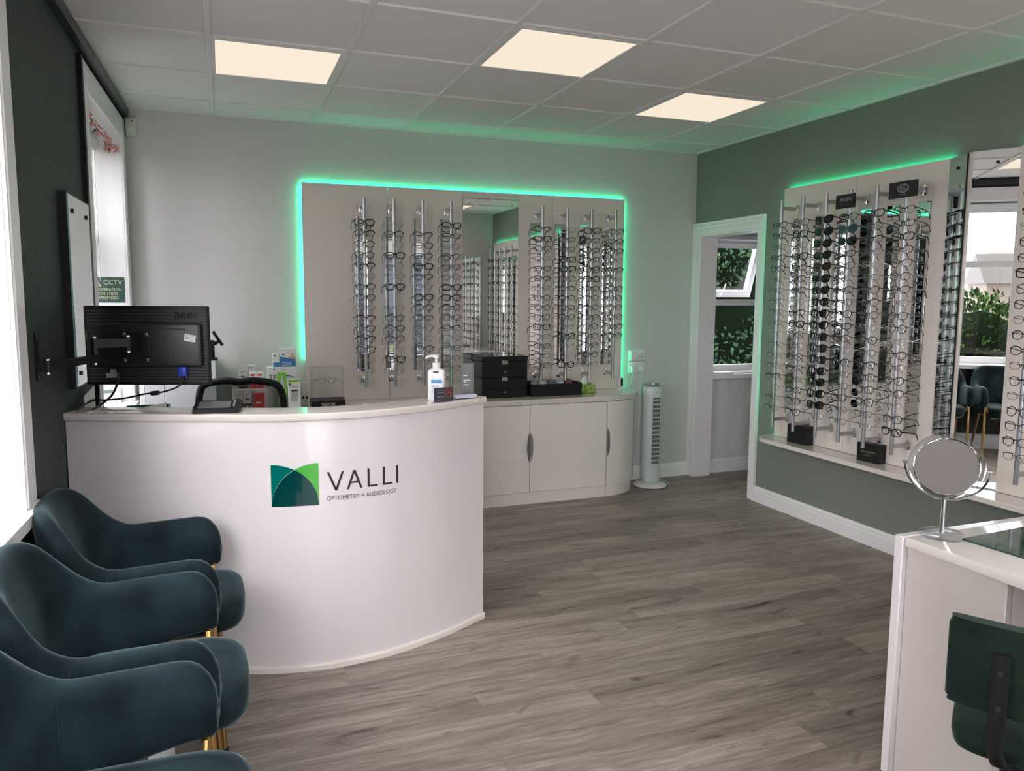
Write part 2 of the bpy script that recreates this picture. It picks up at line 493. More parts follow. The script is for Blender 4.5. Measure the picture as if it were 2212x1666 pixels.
# skirting boards
def skirt(b, horizontal, c, a0, a1, out):
    prof = [(0, 0), (.018, 0), (.018, .075), (.012, .080), (.012, .086), (.016, .090), (.014, .102), (.006, .110), (0, .110)]
    if horizontal:   # runs along x at y=c, sticks out towards -y
        b.rings([[(a, c + out * p, z) for p, z in prof] for a in (a0, a1)])
    else:
        b.rings([[(c + out * p, a, z) for p, z in prof] for a in (a0, a1)])
    return b
struct(skirt(MB(), True, -.0005, 2.95, XR - .001, -1).build('baseboard_back', M_TRIM), 'white skirting board below the back wall')
struct(skirt(MB(), False, XR - .0005, -4.845, DY0 - .072, -1).build('baseboard_right', M_TRIM), 'white skirting board below the green wall')
struct(skirt(MB(), True, -.0045, XR + .16, 5.49, -1).build('baseboard_side', M_TRIM), 'white skirting board in the side room')
b = MB(); prof = [(0, 0), (.018, 0), (.018, .09), (.012, .10), (.012, .13), (0, .14)]
b.rings([[(XL(y) + .0005 + p, y, z) for p, z in prof] for y in (YS + .01, -2.22)])
struct(b.build('baseboard_left', M_TRIM), 'white skirting board below the dark wall')

# door casing in the green wall: moulded architrave of three pieces and the lining of the opening
dc = MB().box(XR - .002, XR + .152, DY1 - .018, DY1, 0, DZ).box(XR - .002, XR + .152, DY0, DY0 + .018, 0, DZ).box(XR - .002, XR + .152, DY0 + .018, DY1 - .018, DZ - .018, DZ).build('door_1', M_TRIM)
struct(dc, 'white cased doorway to the side room')
for nm, (ya, yb, za, zb) in {'n': (DY0 - .070, DY0 + .004, 0, DZ + .085), 'f': (DY1 - .004, -.0015, 0, DZ + .085)}.items():
    b = MB(); n = 1 if nm == 'n' else -1
    w = yb - ya
    # outer bead, flat, inner step
    if nm == 'n': cuts = [(ya, ya + .022, .024), (ya + .022, ya + .050, .017), (ya + .050, yb, .011)]
    else: cuts = [(yb - .022, yb, .024), (yb - .046, yb - .022, .017), (ya, yb - .046, .011)]
    for (p, q, t) in cuts: b.box(XR - t, XR - .0005, p, q, za, zb if t > .02 else (zb - .024 if t > .015 else zb - .05), .002, 1)
    b.build('architrave', M_TRIM, dc)
b = MB()
b.box(XR - .024, XR - .0005, DY0 - .048, -.0235, DZ + .063, DZ + .085, .002, 1)
b.box(XR - .017, XR - .0005, DY0 - .020, -.048, DZ + .035, DZ + .063, .002, 1)
b.box(XR - .011, XR - .0005, DY0 + .003, DY1 - .003, DZ - .004, DZ + .035, .002, 1)
b.build('architrave', M_TRIM, dc)

# ------------------------------------------------------------------ windows in the dark wall
def left_window(n, w, label, mull):
    y0, y1, z0, z1 = w
    root = lwbox(MB(), -.245, -.185, y0, y0 + .06, z0, z1)
    lwbox(root, -.245, -.185, y1 - .06, y1, z0, z1); lwbox(root, -.245, -.185, y0 + .06, y1 - .06, z0, z0 + .07)
    lwbox(root, -.245, -.185, y0 + .06, y1 - .06, z1 - .06, z1)
    o = struct(root.build('window_%d' % n, M_UPVC), label)
    lwbox(MB(), -.24, -.19, y0 + .06, y1 - .06, 1.74, 1.80).build('transom', M_UPVC, o)
    ms = [y0 + (y1 - y0) * k / mull for k in range(1, mull)]
    for m in ms: lwbox(MB(), -.24, -.19, m - .03, m + .03, z0 + .07, z1 - .06).build('mullion', M_UPVC, o)
    ed = [y0 + .03] + ms + [y1 - .03]
    for a, c in zip(ed[:-1], ed[1:]):
        lwbox(MB(), -.216, -.212, a + .03, c - .03, z0 + .07, 1.74).build('pane', M_GLASS, o)
        lwbox(MB(), -.216, -.212, a + .03, c - .03, 1.80, z1 - .06).build('pane', M_GLASS, o)
    # white reveals, sill board and casing boards
    lwbox(MB(), -.185, .001, y1 - .006, y1 - .0005, z0, z1).build('reveal', M_TRIM, o)
    lwbox(MB(), -.185, .001, y0 + .0005, y0 + .006, z0, z1).build('reveal', M_TRIM, o)
    lwbox(MB(), -.185, .001, y0 + .006, y1 - .006, z1 - .006, z1 - .0005).build('reveal', M_TRIM, o)
    cy1 = min(y1 + .115, -.004)
    lwbox(MB(), .0005, .012, y0 - .115, y0 + .004, z0 + .007, z1 + .115).build('casing', M_TRIM, o)
    lwbox(MB(), .0005, .012, y1 - .004, cy1, z0 + .007, z1 + .115).build('casing', M_TRIM, o)
    lwbox(MB(), .0005, .0115, y0 + .004, y1 - .004, z1 - .004, z1 + .115).build('casing', M_TRIM, o)
    lwbox(lwbox(MB(), .012, .017, y0 - .020, y0 - .006, z0 + .008, z1 + .02), .012, .017, y1 + .006, min(y1 + .020, cy1 - .001), z0 + .008, z1 + .02).build('casing_bead', M_TRIM, o)
    s = lwbox(lwbox(MB(), -.185, .0, y0 + .001, y1 - .001, z0 + .0005, z0 + .006), .0005, .038, y0 - .12, min(y1 + .13, -.004), z0 - .030, z0 + .006)
    s.build('sill', M_TRIM, o)
    return o
w1 = left_window(1, FW, 'white framed window beside the reception desk', 2)
lwbox(MB(), .0005, .020, FW[0] - .150, FW[0] - .116, .0, FW[3] + .115).build('dark_edging', M_BLACK, w1)
w2 = left_window(2, NW, 'white framed window behind the waiting chairs', 2)
b = MB(); lwbox(b, .0005, .035, YS + .01, -.004, HC - .055, HC - .003)
struct(b.build('trim_1', mat('dark_cornice', (.012, .014, .016), .35)), 'dark strip along the top of the dark wall')

# window of the side room, its top sash pushed open
sw = MB()
sw.box(SW[0], SW[0] + .05, .09, .15, SW[2], SW[3]); sw.box(SW[1] - .05, SW[1], .09, .15, SW[2], SW[3])
sw.box(SW[0] + .05, SW[1] - .05, .09, .15, SW[2], SW[2] + .05); sw.box(SW[0] + .05, SW[1] - .05, .09, .15, SW[3] - .05, SW[3])
w3 = struct(sw.build('window_3', M_UPVC), 'white window of the side room with open top sash')
MB().box(SW[0] + .05, SW[1] - .05, .085, .15, 1.375, 1.425).build('transom', M_UPVC, w3)
MB().box(4.30, 4.36, .088, .15, 1.425, SW[3] - .05).build('mullion', M_UPVC, w3)
MB().box(SW[0] + .05, SW[1] - .05, .118, .122, SW[2] + .05, 1.375).build('pane', M_GLASS, w3)
MB().box(4.36, SW[1] - .05, .118, .122, 1.425, SW[3] - .05).build('pane', M_GLASS, w3)
sx0, sx1, sh = SW[0] + .052, 4.298, .465
sb = MB()
sb.box(sx0, sx0 + .045, -.02, .03, -sh, 0); sb.box(sx1 - .045, sx1, -.02, .03, -sh, 0)
sb.box(sx0 + .045, sx1 - .045, -.02, .03, -.045, 0); sb.box(sx0 + .045, sx1 - .045, -.02, .03, -sh, -sh + .05)
sash = sb.build('sash', M_UPVC, w3)
sash.location = (0, .135, SW[3] - .055); sash.rotation_euler = (R(17), 0, 0)
MB().box(sx0 + .045, sx1 - .045, .003, .007, -sh + .05, -.045).build('pane', M_GLASS, sash)
hb = MB(); hb.box(3.955, 4.005, -.040, -.021, -sh + .012, -sh + .038, .004, 2); hb.tube([(3.98, -.040, -sh + .025), (3.985, -.052, -sh + .05), (4.0, -.05, -sh + .125)], [.009, .009, .006], 8)
hb.build('handle', M_WHITEP, sash)
MB().box(SW[0] - .02, SW[1] + .02, -.055, .09, SW[2] - .05, SW[2] - .012, .006, 2).build('sill', M_TRIM, w3)
MB().box(SW[0], SW[1], .0, .09, SW[3] - .004, SW[3] - .0005).build('reveal', M_TRIM, w3)
MB().box(SW[0] + .02, SW[1] - .02, .015, .06, SW[3] - .045, SW[3] - .006, .01, 3).build('blind_cassette', M_UPVC, w3)

# shop window behind the viewer
b = MB(); y0, y1 = YS - .15, YS - .09
b.box(SH[0], SH[0] + .06, y0, y1, SH[2], SH[3]); b.box(SH[1] - .06, SH[1], y0, y1, SH[2], SH[3])
b.box(SH[0] + .06, SH[1] - .06, y0, y1, SH[2], SH[2] + .06); b.box(SH[0] + .06, SH[1] - .06, y0, y1, SH[3] - .06, SH[3])
w4 = struct(b.build('window_4', M_UPVC), 'shop window behind the viewer, seen in the mirrors')
for x in (1.86, 2.32): MB().box(x - .03, x + .03, y0 + .005, y1 - .005, SH[2] + .06, SH[3] - .06).build('mullion', M_UPVC, w4)
for xa, xb in ((SH[0] + .06, 1.83), (1.89, 2.29), (2.35, SH[1] - .06)):
    MB().box(xa, xb, YS - .122, YS - .118, SH[2] + .06, SH[3] - .06).build('pane', M_GLASS, w4)
MB().box(SH[0], SH[1], YS - .09, YS + .03, SH[2] - .03, SH[2]).build('sill', M_TRIM, w4)

b = MB(); y0, y1 = YF - .16, YF - .10
b.box(DR[0], DR[0] + .09, y0, y1, 0, DR[3]); b.box(DR[1] - .09, DR[1], y0, y1, 0, DR[3]); b.box(DR[0] + .09, DR[1] - .09, y0, y1, 0, .12); b.box(DR[0] + .09, DR[1] - .09, y0, y1, DR[3] - .09, DR[3])
d2 = struct(b.build('door_2', M_UPVC), 'white glazed entrance door behind the viewer')
MB().box(DR[0] + .09, DR[1] - .09, YF - .132, YF - .128, .12, DR[3] - .09).build('pane', M_GLASS, d2)
MB().box(DR[1] - .07, DR[1] - .045, YF - .10, YF - .06, .95, 1.12, .004, 1).build('door_handle', M_CHROME, d2)

# ------------------------------------------------------------------ reception desk
DTOP = 1.010
DP = [(-.540, -1.985), (-.28, -2.085), (.04, -2.200), (.20, -2.250), (.36, -2.272), (.50, -2.266), (.65, -2.236), (.86, -2.157), (1.085, -2.035)]
def spline(pts, n):
    out = []
    m = len(pts)
    for i in range(m - 1):
        p0 = Vector(pts[max(i - 1, 0)]); p1 = Vector(pts[i]); p2 = Vector(pts[i + 1]); p3 = Vector(pts[min(i + 2, m - 1)])
        for k in range(n):
            t = k / n
            out.append(.5 * ((2 * p1) + (-p0 + p2) * t + (2 * p0 - 5 * p1 + 4 * p2 - p3) * t * t + (-p0 + 3 * p1 - 3 * p2 + p3) * t ** 3))
    out.append(Vector(pts[-1])); return out
DC = spline(DP, 8)
def dnorm(i):
    a = DC[max(i - 1, 0)]; b_ = DC[min(i + 1, len(DC) - 1)]; t = (b_ - a).normalized()
    return Vector((t.y, -t.x))     # outward, towards the viewer
DN = [dnorm(i) for i in range(len(DC))]
def strip(b, o0, o1, z0, z1, i0=0, i1=None):
    """band following the curved front; o measured outwards from the face"""
    i1 = len(DC) if i1 is None else i1
    rs = []
    for i in range(i0, i1):
        p, n = DC[i], DN[i]
        a = p + n * o0; c = p + n * o1
        rs.append([(a.x, a.y, z0), (c.x, c.y, z0), (c.x, c.y, z1), (a.x, a.y, z1)])
    b.rings(rs); return b
DB = (.30, -2.0, 0)
rd = thing('reception_desk', 'white gloss curved reception desk with green logo and black lettering', 'reception desk', DB)
strip(MB(DB), -.022, 0, .012, DTOP - .030).build('front_panel', M_DESK, rd, 30)
strip(MB(DB), -.022, .012, 0, .012).build('base_strip', M_TOP, rd, 30)
bs = MB(DB); rs = []
for p, n in zip(DC, DN):
    rs.append([(p.x + n.x * o, p.y + n.y * o, z) for o, z in ((0, .012), (.012, .012), (.0125, .020), (.009, .025), (.003, .026), (0, .026))])
bs.rings(rs).build('plinth_bead', M_TOP, rd, 50)
wt = MB(DB); rs = []
for i, (p, n) in enumerate(zip(DC, DN)):
    prof = [(-.145, DTOP - .030), (.008, DTOP - .030), (.014, DTOP - .027), (.017, DTOP - .021), (.017, DTOP - .006), (.014, DTOP - .001), (.010, DTOP), (-.145, DTOP)]
    rs.append([(max(p.x + n.x * o, XL(p.y) + .002), p.y + n.y * o, z) for o, z in prof])
wt.rings(rs).build('worktop', M_TOP, rd, 30)
MB(DB).box(.92, .942, -1.93, -1.50, 0, .71).build('side_panel', M_DESK, rd)
MB(DB).box(-.50, -.48, -1.78, -1.50, 0, .71).build('side_panel', M_DESK, rd)
b = MB(DB); poly = [(p.x + n.x * -.024, p.y + n.y * -.024) for p, n in list(zip(DC, DN))[1:-5]]
poly = poly + [(.92, -1.45), (-.50, -1.45)]
b.prism(poly, .71, .735); b.build('inner_worktop', M_TOP, rd)
# brackets carrying the upper counter
for i in (4, 24, 44): 
    p, n = DC[i], DN[i]; t = Vector((-n.y, n.x)); b = MB(DB); q = p - n * .024
    b.rings([[(q.x + t.x * s, q.y + t.y * s, .735), (q.x - n.x * .11 + t.x * s, q.y - n.y * .11 + t.y * s, .735), (q.x - n.x * .11 + t.x * s, q.y - n.y * .11 + t.y * s, DTOP - .031), (q.x + t.x * s, q.y + t.y * s, DTOP - .031)] for s in (-.009, .009)])
    b.build('counter_support', M_DESK, rd)
# logo, following the curve of the front
def on_face(x, z, out=.0012):
    for i in range(len(DC) - 1):
        if DC[i].x <= x <= DC[i + 1].x:
            t = (x - DC[i].x) / (DC[i + 1].x - DC[i].x); p = DC[i].lerp(DC[i + 1], t); n = DN[i].lerp(DN[i + 1], t)
            return Vector((p.x + n.x * out, p.y + n.y * out, z)) - Vector(DB)
def face_mesh(name, polys, m, out=.0012):
    vs, fs = [], []
    for po in polys:
        k = len(vs); vs += [on_face(x, z, out) for x, z in po]; fs.append(tuple(range(k, k + len(po))))
    me = bpy.data.meshes.new(name); me.from_pydata(vs, [], fs); me.materials.append(m)
    o = bpy.data.objects.new(name, me); C.objects.link(o); o.parent = rd; return o
EX, EZ, EW, EH = .172, .654, .171, .163
def band(lo, hi, x0, x1, n=16):
    out = []
    for k in range(n):
        a = x0 + (x1 - x0) * k / n; c = x0 + (x1 - x0) * (k + 1) / n
        out.append([(EX + EW * a, EZ + EH * lo(a)), (EX + EW * c, EZ + EH * lo(c)), (EX + EW * c, EZ + EH * hi(c)), (EX + EW * a, EZ + EH * hi(a))])
    return out
A1 = lambda x: math.sqrt(max(0, 1 - (1 - x) ** 2))
A2 = lambda x: math.sqrt(max(0, 1 - x * x)) * .985
G_D = mat('logo_dark_green', (.0, .042, .042), .12, coat=.4); G_M = mat('logo_mid_green', (.0, .125, .105), .12, coat=.4); G_L = mat('logo_light_green', (.065, .40, .050), .15, coat=.4)
face_mesh('logo_dome', band(lambda x: 0, lambda x: min(A1(x), A2(x)), 0, 1, 36), G_D)
face_mesh('logo_leaf', band(A1, A2, 0, .49, 18), G_M)
face_mesh('logo_leaf', band(A2, A1, .495, 1, 20), G_L)
face_mesh('logo_line', [[(EX + EW * a, EZ + EH * A1(a) - .0008), (EX + EW * c, EZ + EH * A1(c) - .0008), (EX + EW * c, EZ + EH * A1(c) + .0008), (EX + EW * a, EZ + EH * A1(a) + .0008)] for a, c in [(k / 30, (k + 1) / 30) for k in range(30)]], mat('logo_line', (.35, .5, .42), .4), .0018)
def stroke(x0, z0, x1, z1, w):     # w = horizontal thickness
    n = 4; o = []
    for k in range(n):
        a, c = k / n, (k + 1) / n
        o.append([(x0 + (x1 - x0) * a, z0 + (z1 - z0) * a), (x0 + (x1 - x0) * a + w, z0 + (z1 - z0) * a), (x0 + (x1 - x0) * c + w, z0 + (z1 - z0) * c), (x0 + (x1 - x0) * c, z0 + (z1 - z0) * c)])
    return o
z0, z1 = .706, .779; sw_ = .0088
def letter(name, polys): face_mesh(name, polys, M_INK, .0014)
letter('letter_v', stroke(.374, z1, .4035, z0, sw_) + stroke(.430, z1, .4035, z0, sw_))
letter('letter_a', stroke(.448, z0, .474, z1, sw_) + stroke(.501, z0, .474, z1, sw_) + [[(.459, z0 + .022), (.500, z0 + .022), (.4975, z0 + .029), (.4615, z0 + .029)]])
for lx in (.530, .592): letter('letter_l', [[(lx, z0), (lx + .0085, z0), (lx + .0085, z1), (lx, z1)], [(lx + .0085, z0), (lx + .041, z0), (lx + .041, z0 + .0075), (lx + .0085, z0 + .0075)]])
letter('letter_i', [[(.6485, z0), (.657, z0), (.657, z1), (.6485, z1)]])
vs, fs, asp = TEXT['OPTOMETRY + AUDIOLOGY']
me = bpy.data.meshes.new('lettering'); me.from_pydata([on_face(.372 + a * .279, .668 + c * .0175, .0014) for a, c in vs], [], fs); me.materials.append(M_GREYINK)
o = bpy.data.objects.new('lettering', me); C.objects.link(o); o.parent = rd

# ------------------------------------------------------------------ back counter and cabinets
CT = .738
b = MB()
poly = [(-.02, -.004), (-.02, -.405), (2.585, -.405)] + [(2.585 + .415 * math.sin(a * PI / 36), -.004 - .401 * math.cos(a * PI / 36)) for a in range(1, 19)]
b.rings([[(x, y, z) for x, y in poly] for z in (CT - .034, CT - .003)] + [[(x - (.003 if x > 2.58 else 0), y + .003 if y < -.1 else y, CT) for x, y in poly]])
ct = tag(b.build('back_worktop', M_TOP, None, 30), 'long cream worktop with rounded end along the back wall', 'worktop')
def scoop(b, cx, y, cz, a, h, side):
    """half almond dish next to a door edge"""
    rs = []
    for i in range(0, 7):
        f = i / 6
        ring = []
        for k in range(13):
            t = -PI / 2 + PI * k / 12
            ring.append((cx + side * a * f * math.cos(t), y - .0035 + .003 * (1 - f * f) if False else y - .004 * f * f - .0004, cz + h * f * math.sin(t)))
        rs.append(ring)
    b.rings(rs, False, False)
    return b
def cabinet(x0, x1, label, seam, handles=True):
    base = ((x0 + x1) / 2, -.2, 0)
    t = thing('cabinet', label, 'cabinet', base, 0, 'cream cabinets under the back worktop')
    MB(base).box(x0, x1, -.378, -.004, .085, CT - .036).build('carcass', M_CAB, t)
    MB(base).box(x0, x1, -.386, -.30, 0, .084).build('plinth', M_CAB, t)
    for a, c, side in ((x0, seam, 1), (seam, x1, -1)):
        d = MB(base).box(a + .0022, c - .0022, -.400, -.380, .087, CT - .040, .002, 1).build('door', M_CAB, t)
        sx = c - .0022 if side == 1 else a + .0022
        scoop(MB(base), sx, -.400, .403, .058, .090, -side).build('scoop', M_CAB, d)
        hb = MB(base); rs = []
        for k in range(13):
            u = -1 + 2 * k / 12; wv = .003 + .017 * math.sqrt(max(0, 1 - u * u))
            rs.append([(sx, -.4045, .403 + .100 * u), (sx - side * wv, -.407, .403 + .100 * u), (sx - side * wv, -.4005, .403 + .100 * u), (sx, -.4005, .403 + .100 * u)])
        hb.rings(rs).build('handle', M_STEEL, d, 60)
    return t
cabinet(.20, 1.388, 'cream two-door cabinet hidden behind the reception desk', .79)
cabinet(1.392, 2.583, 'cream two-door cabinet with almond handles beside the reception desk', 1.987)
base = (2.78, -.15, 0)
t = thing('end_cabinet', 'curved end cabinet of the back worktop beside the tower fan', 'cabinet', base)
def endpoly(r0, r1, n=18): return [(2.587 + r0 * math.sin(a * PI / 2 / n), -.004 - r1 * math.cos(a * PI / 2 / n)) for a in range(n + 1)]
MB(base).prism([(2.587, -.004)] + endpoly(.366, .374), .085, CT - .036).build('carcass', M_CAB, t, 30)
MB(base).prism([(2.587, -.004)] + endpoly(.373, .382), 0, .084).build('plinth', M_CAB, t, 30)
b = MB(base); rs = []
for (x, y), (x2, y2) in zip(endpoly(.370, .378), endpoly(.388, .396)):
    rs.append([(x, y, .087), (x2, y2, .087), (x2, y2, CT - .040), (x, y, CT - .040)])
d = b.rings(rs).build('door', M_CAB, t, 30)
scoop(MB(base), 2.588, -.400, .403, .050, .090, 1).build('scoop', M_CAB, d)
hb = MB(base); rs = []
for k in range(13):
    u = -1 + 2 * k / 12; wv = .003 + .017 * math.sqrt(max(0, 1 - u * u))
    rs.append([(2.588, -.4045, .403 + .100 * u), (2.588 + wv, -.407, .403 + .100 * u), (2.588 + wv, -.4005, .403 + .100 * u), (2.588, -.4005, .403 + .100 * u)])
hb.rings(rs).build('handle', M_STEEL, d, 60)

# ------------------------------------------------------------------ display boards, LED strips, mirrors
base = (1.71, 0, CT + .001)
t = thing('display_board', 'cream gloss display board edged in green light on the back wall', 'display board', base)
for xa, xb in ((.525, 1.086), (1.0875, 1.70), (1.7015, 2.30), (2.3015, 2.893)):
    MB(base).box(xa, xb, -.034, -.020, CT + .001, 2.172, .0008, 1).build('panel', M_PANEL, t)
MB(base).box(.60, 2.82, -.020, -.0005, .80, 2.08).build('batten', mat('batten_wood', (.4, .35, .3), .7), t)
for x, z in ((.60, 1.93), (.60, 1.19), (.62, 2.10)):
    MB(base).lathe([(.0001, -.0045), (.004, -.004), (.0055, -.001), (.0055, 0)], (x, -.034, z), 10, 'y').build('screw_cap', M_CHROME, t)
led = thing('led_strip', 'glowing green light strip around the back wall display board', 'light strip', base)
MB(base).box(.535, 2.885, -.0195, -.0120, 2.158, 2.167).build('led_run', M_LED, led)
MB(base).box(.5275, .5365, -.0195, -.0120, 1.03, 2.157).build('led_run', M_LED, led)
MB(base).box(2.8815, 2.8905, -.0195, -.0120, CT + .01, 2.157).build('led_run', M_LED, led)

def flat_mirror(name, label, x0, x1, z0, z1, y, screws, group=None):
    base = ((x0 + x1) / 2, y, z0)
    t = thing(name, label, 'mirror', base, 0, group)
    MB(base).box(x0, x1, y, y + .004, z0, z1).build('backing', M_GREYP, t)
    MB(base).box(x0 + .0008, x1 - .0008, y - .0035, y - .0002, z0 + .0008, z1 - .0008, .0006, 1).build('glass', M_MIRROR, t)
    for sx in ((x0 + .05, x1 - .05) if screws else ()):
        for sz in (z0 + .06, z1 - .06):
            MB(base).lathe([(.0001, -.006), (.006, -.005), (.008, -.001), (.008, 0)], (sx, y - .0036, sz), 12, 'y').build('mirror_screw', M_CHROME, t)
    return t
flat_mirror('wall_mirror', 'tall frameless mirror in the middle of the back display board', 1.614, 2.032, CT + .012, 2.154, -.0385, True)
BX = [.905, 1.101, 1.297, 1.494, 2.166, 2.360, 2.555, 2.750]
ORD = ['first', 'second', 'third', 'fourth', 'fifth', 'sixth', 'seventh', 'eighth', 'ninth', 'tenth', 'eleventh', 'twelfth', 'thirteenth', 'fourteenth', 'fifteenth', 'sixteenth', 'seventeenth', 'eighteenth']
BNAME = ['%s back-wall rod from the left' % ORD[i] for i in range(8)]
for i, x in enumerate(BX):
    flat_mirror('strip_mirror', 'narrow strip mirror behind the %s' % BNAME[i], x - .040, x + .042, .932, 1.970, -.0385, False, 'strip mirrors behind the back-wall rods')

# right wall boards
RB = (XR, -1.64, .515)
t = thing('display_board', 'cream gloss display board on the green wall beside the doorway', 'display board', RB)
for ya, yb in ((-2.245, -1.6408), (-1.6392, -1.04)):
    MB(RB).box(XR - .034, XR - .020, ya, yb, .516, 2.152, .0008, 1).build('panel', M_PANEL, t)
MB(RB).box(XR - .020, XR - .0005, -2.2, -1.11, .60, 2.06).build('batten', MATS['batten_wood'], t)
led = thing('led_strip', 'glowing green light strip around the display board on the green wall', 'light strip', RB)
MB(RB).box(XR - .0195, XR - .012, -2.24, -1.06, 2.138, 2.147).build('led_run', M_LED, led)
MB(RB).box(XR - .0195, XR - .012, -1.0535, -1.0445, .52, 2.137).build('led_run', M_LED, led)
RB2 = (XR, -3.3, .515)
t = thing('display_board', 'second cream display board on the green wall beyond the column mirror', 'display board', RB2)
for ya, yb in ((-4.70, -4.0008), (-3.9992, -3.3008), (-3.2992, -2.605)):
    MB(RB2).box(XR - .034, XR - .020, ya, yb, .516, 2.152, .0008, 1).build('panel', M_PANEL, t)
MB(RB2).box(XR - .020, XR - .0005, -4.66, -2.7, .60, 2.06).build('batten', MATS['batten_wood'], t)
led = thing('led_strip', 'glowing green light strip above the second board on the green wall', 'light strip', RB2)
MB(RB2).box(XR - .0195, XR - .012, -4.69, -2.61, 2.138, 2.147).build('led_run', M_LED, led)
RY = [-1.170, -1.360, -1.550, -1.733, -1.917, -2.110]
RY2 = [-2.790, -3.690, -3.905, -4.100, -4.290, -4.475]
RNAME = ['%s green-wall rod from the doorway' % ORD[i] for i in range(12)]
for i, y in enumerate(RY + RY2):
    base = (XR - .0385, y, .71)
    tm = thing('strip_mirror', 'narrow strip mirror behind the %s' % RNAME[i], 'mirror', base, 0, 'strip mirrors behind the green-wall rods')
    MB(base).box(XR - .0385, XR - .0345, y - .040, y + .040, .710, 1.952).build('backing', M_GREYP, tm)
    MB(base).box(XR - .042, XR - .0387, y - .0392, y + .0392, .711, 1.951, .0006, 1).build('glass', M_MIRROR, tm)
# mirrored column between the two boards
A = Vector((XR - .036, -2.245)); Bp = Vector((3.462, -2.388)); Cp = Vector((3.456, -2.412)); D = Vector((XR - .003, -2.604))
base = (XR - .04, -2.42, .515)
t = thing('mirror_column', 'angled mirrored column standing between the display boards on the green wall', 'mirror', base)
MB(base).prism([tuple(A), tuple(Bp), tuple(Cp), tuple(D), (XR - .001, -2.246)], .516, 2.150).build('core', M_PANEL, t)
def leaf(p, q, z0, z1, m, name, gap=.004, th=.004):
    d = (q - p).normalized(); n = Vector((d.y, -d.x))
    if n.x > 0: n = -n
    a = p + d * gap + n * .001; c = q - d * gap + n * .001; e = c + n * th; f = a + n * th
    return MB(base).prism([tuple(a), tuple(c), tuple(e), tuple(f)], z0, z1).build(name, m, t), n
o, n1 = leaf(A, Bp, .735, 2.148, M_MIRROR, 'mirror_glass')
o, n2 = leaf(Cp, D, .520, 2.148, M_MIRROR, 'mirror_glass')
leaf(Bp - (Bp - A).normalized() * .006, Bp, .735, 2.148, M_BLACK, 'black_edge', 0., .006)
for p, q, zs in ((A, Bp, (2.09,)), (Cp, D, (.60, 2.09))):
    for z in zs:
        m_ = (p + q) / 2; d = (q - p).normalized(); n = Vector((d.y, -d.x)); n = -n if n.x > 0 else n
        s = m_ + n * .005
        MB(base).cyl((s.x, s.y, z), (s.x + n.x * .005, s.y + n.y * .005, z), .008, 12).build('mirror_screw', M_BLACK, t)
# shelf along the green wall
b = MB((XR, -1.9, .49))
poly = [(XR - .0005, -4.70), (XR - .195, -4.70), (XR - .195, -1.13)] + [(XR - .195 + .13 * (1 - math.cos(a * PI / 24)), -1.13 + .125 * math.sin(a * PI / 24)) for a in range(1, 13)] + [(XR - .0005, -1.005)]
b.rings([[(x, y, z) for x, y in poly] for z in (.488, .511)] + [[(x + .003 if x < XR - .01 else x, y, .514) for x, y in poly]])
o = b.build('wall_shelf', M_TOP, None, 30); o.location = (XR, -1.9, .49)
tag(o, 'long narrow cream shelf with rounded end on the green wall', 'shelf')

# ------------------------------------------------------------------ display rods
def rod(name, label, base, d, z0, z1, zb):
    """d = unit vector from the board into the room; base = foot of the pole on plan"""
    t = thing('display_rod', label, 'display rod', (base[0], base[1], z0), 0, name)
    ln = z1 - z0
    MB().cyl((0, 0, 0), (0, 0, ln), .0105, 14).build('pole', M_ALU, t)
    d = Vector((d[0], d[1], 0)); sd = Vector((-d.y, d.x, 0)); off = .1285
    for z in zb:
        b = MB(); h = z - z0
        p = d * -.009; q = d * -(off - .010)
        rs = [[v + sd * (a * .0045) + Vector((0, 0, h + c * .011)) for a, c in ((-1, -1), (1, -1), (1, 1), (-1, 1))] for v in (p, q)]
        br = b.rings(rs).build('bracket', M_ALU, t)
        b = MB(); rs = []
        for k, (dd, sc) in enumerate(((off - .011, .75), (off - .0095, 1.), (off - .002, 1.), (off, .92))):
            c = d * -dd; ring = []
            for j in range(16):
                a = 2 * PI * j / 16
                u = .014 * sc * math.copysign(abs(math.cos(a)) ** .5, math.cos(a)); w = .027 * sc * math.copysign(abs(math.sin(a)) ** .5, math.sin(a))
                ring.append(c + sd * u + Vector((0, 0, h + w)))
            rs.append(ring)
        b.rings(rs).build('base_plate', M_CHROME, br, 50)
    return t
for i, x in enumerate(BX): rod('display rods on the back wall', 'silver display rod, %s' % BNAME[i].replace(' rod', ''), (x, -.1635), (0, -1), .834, 2.075, (.873, 2.022))
for i, y in enumerate(RY + RY2): rod('display rods on the green wall', 'silver display rod, %s' % RNAME[i].replace(' rod', ''), (XR - .1635, y), (-1, 0), .603, 2.057, (.650, 2.009))

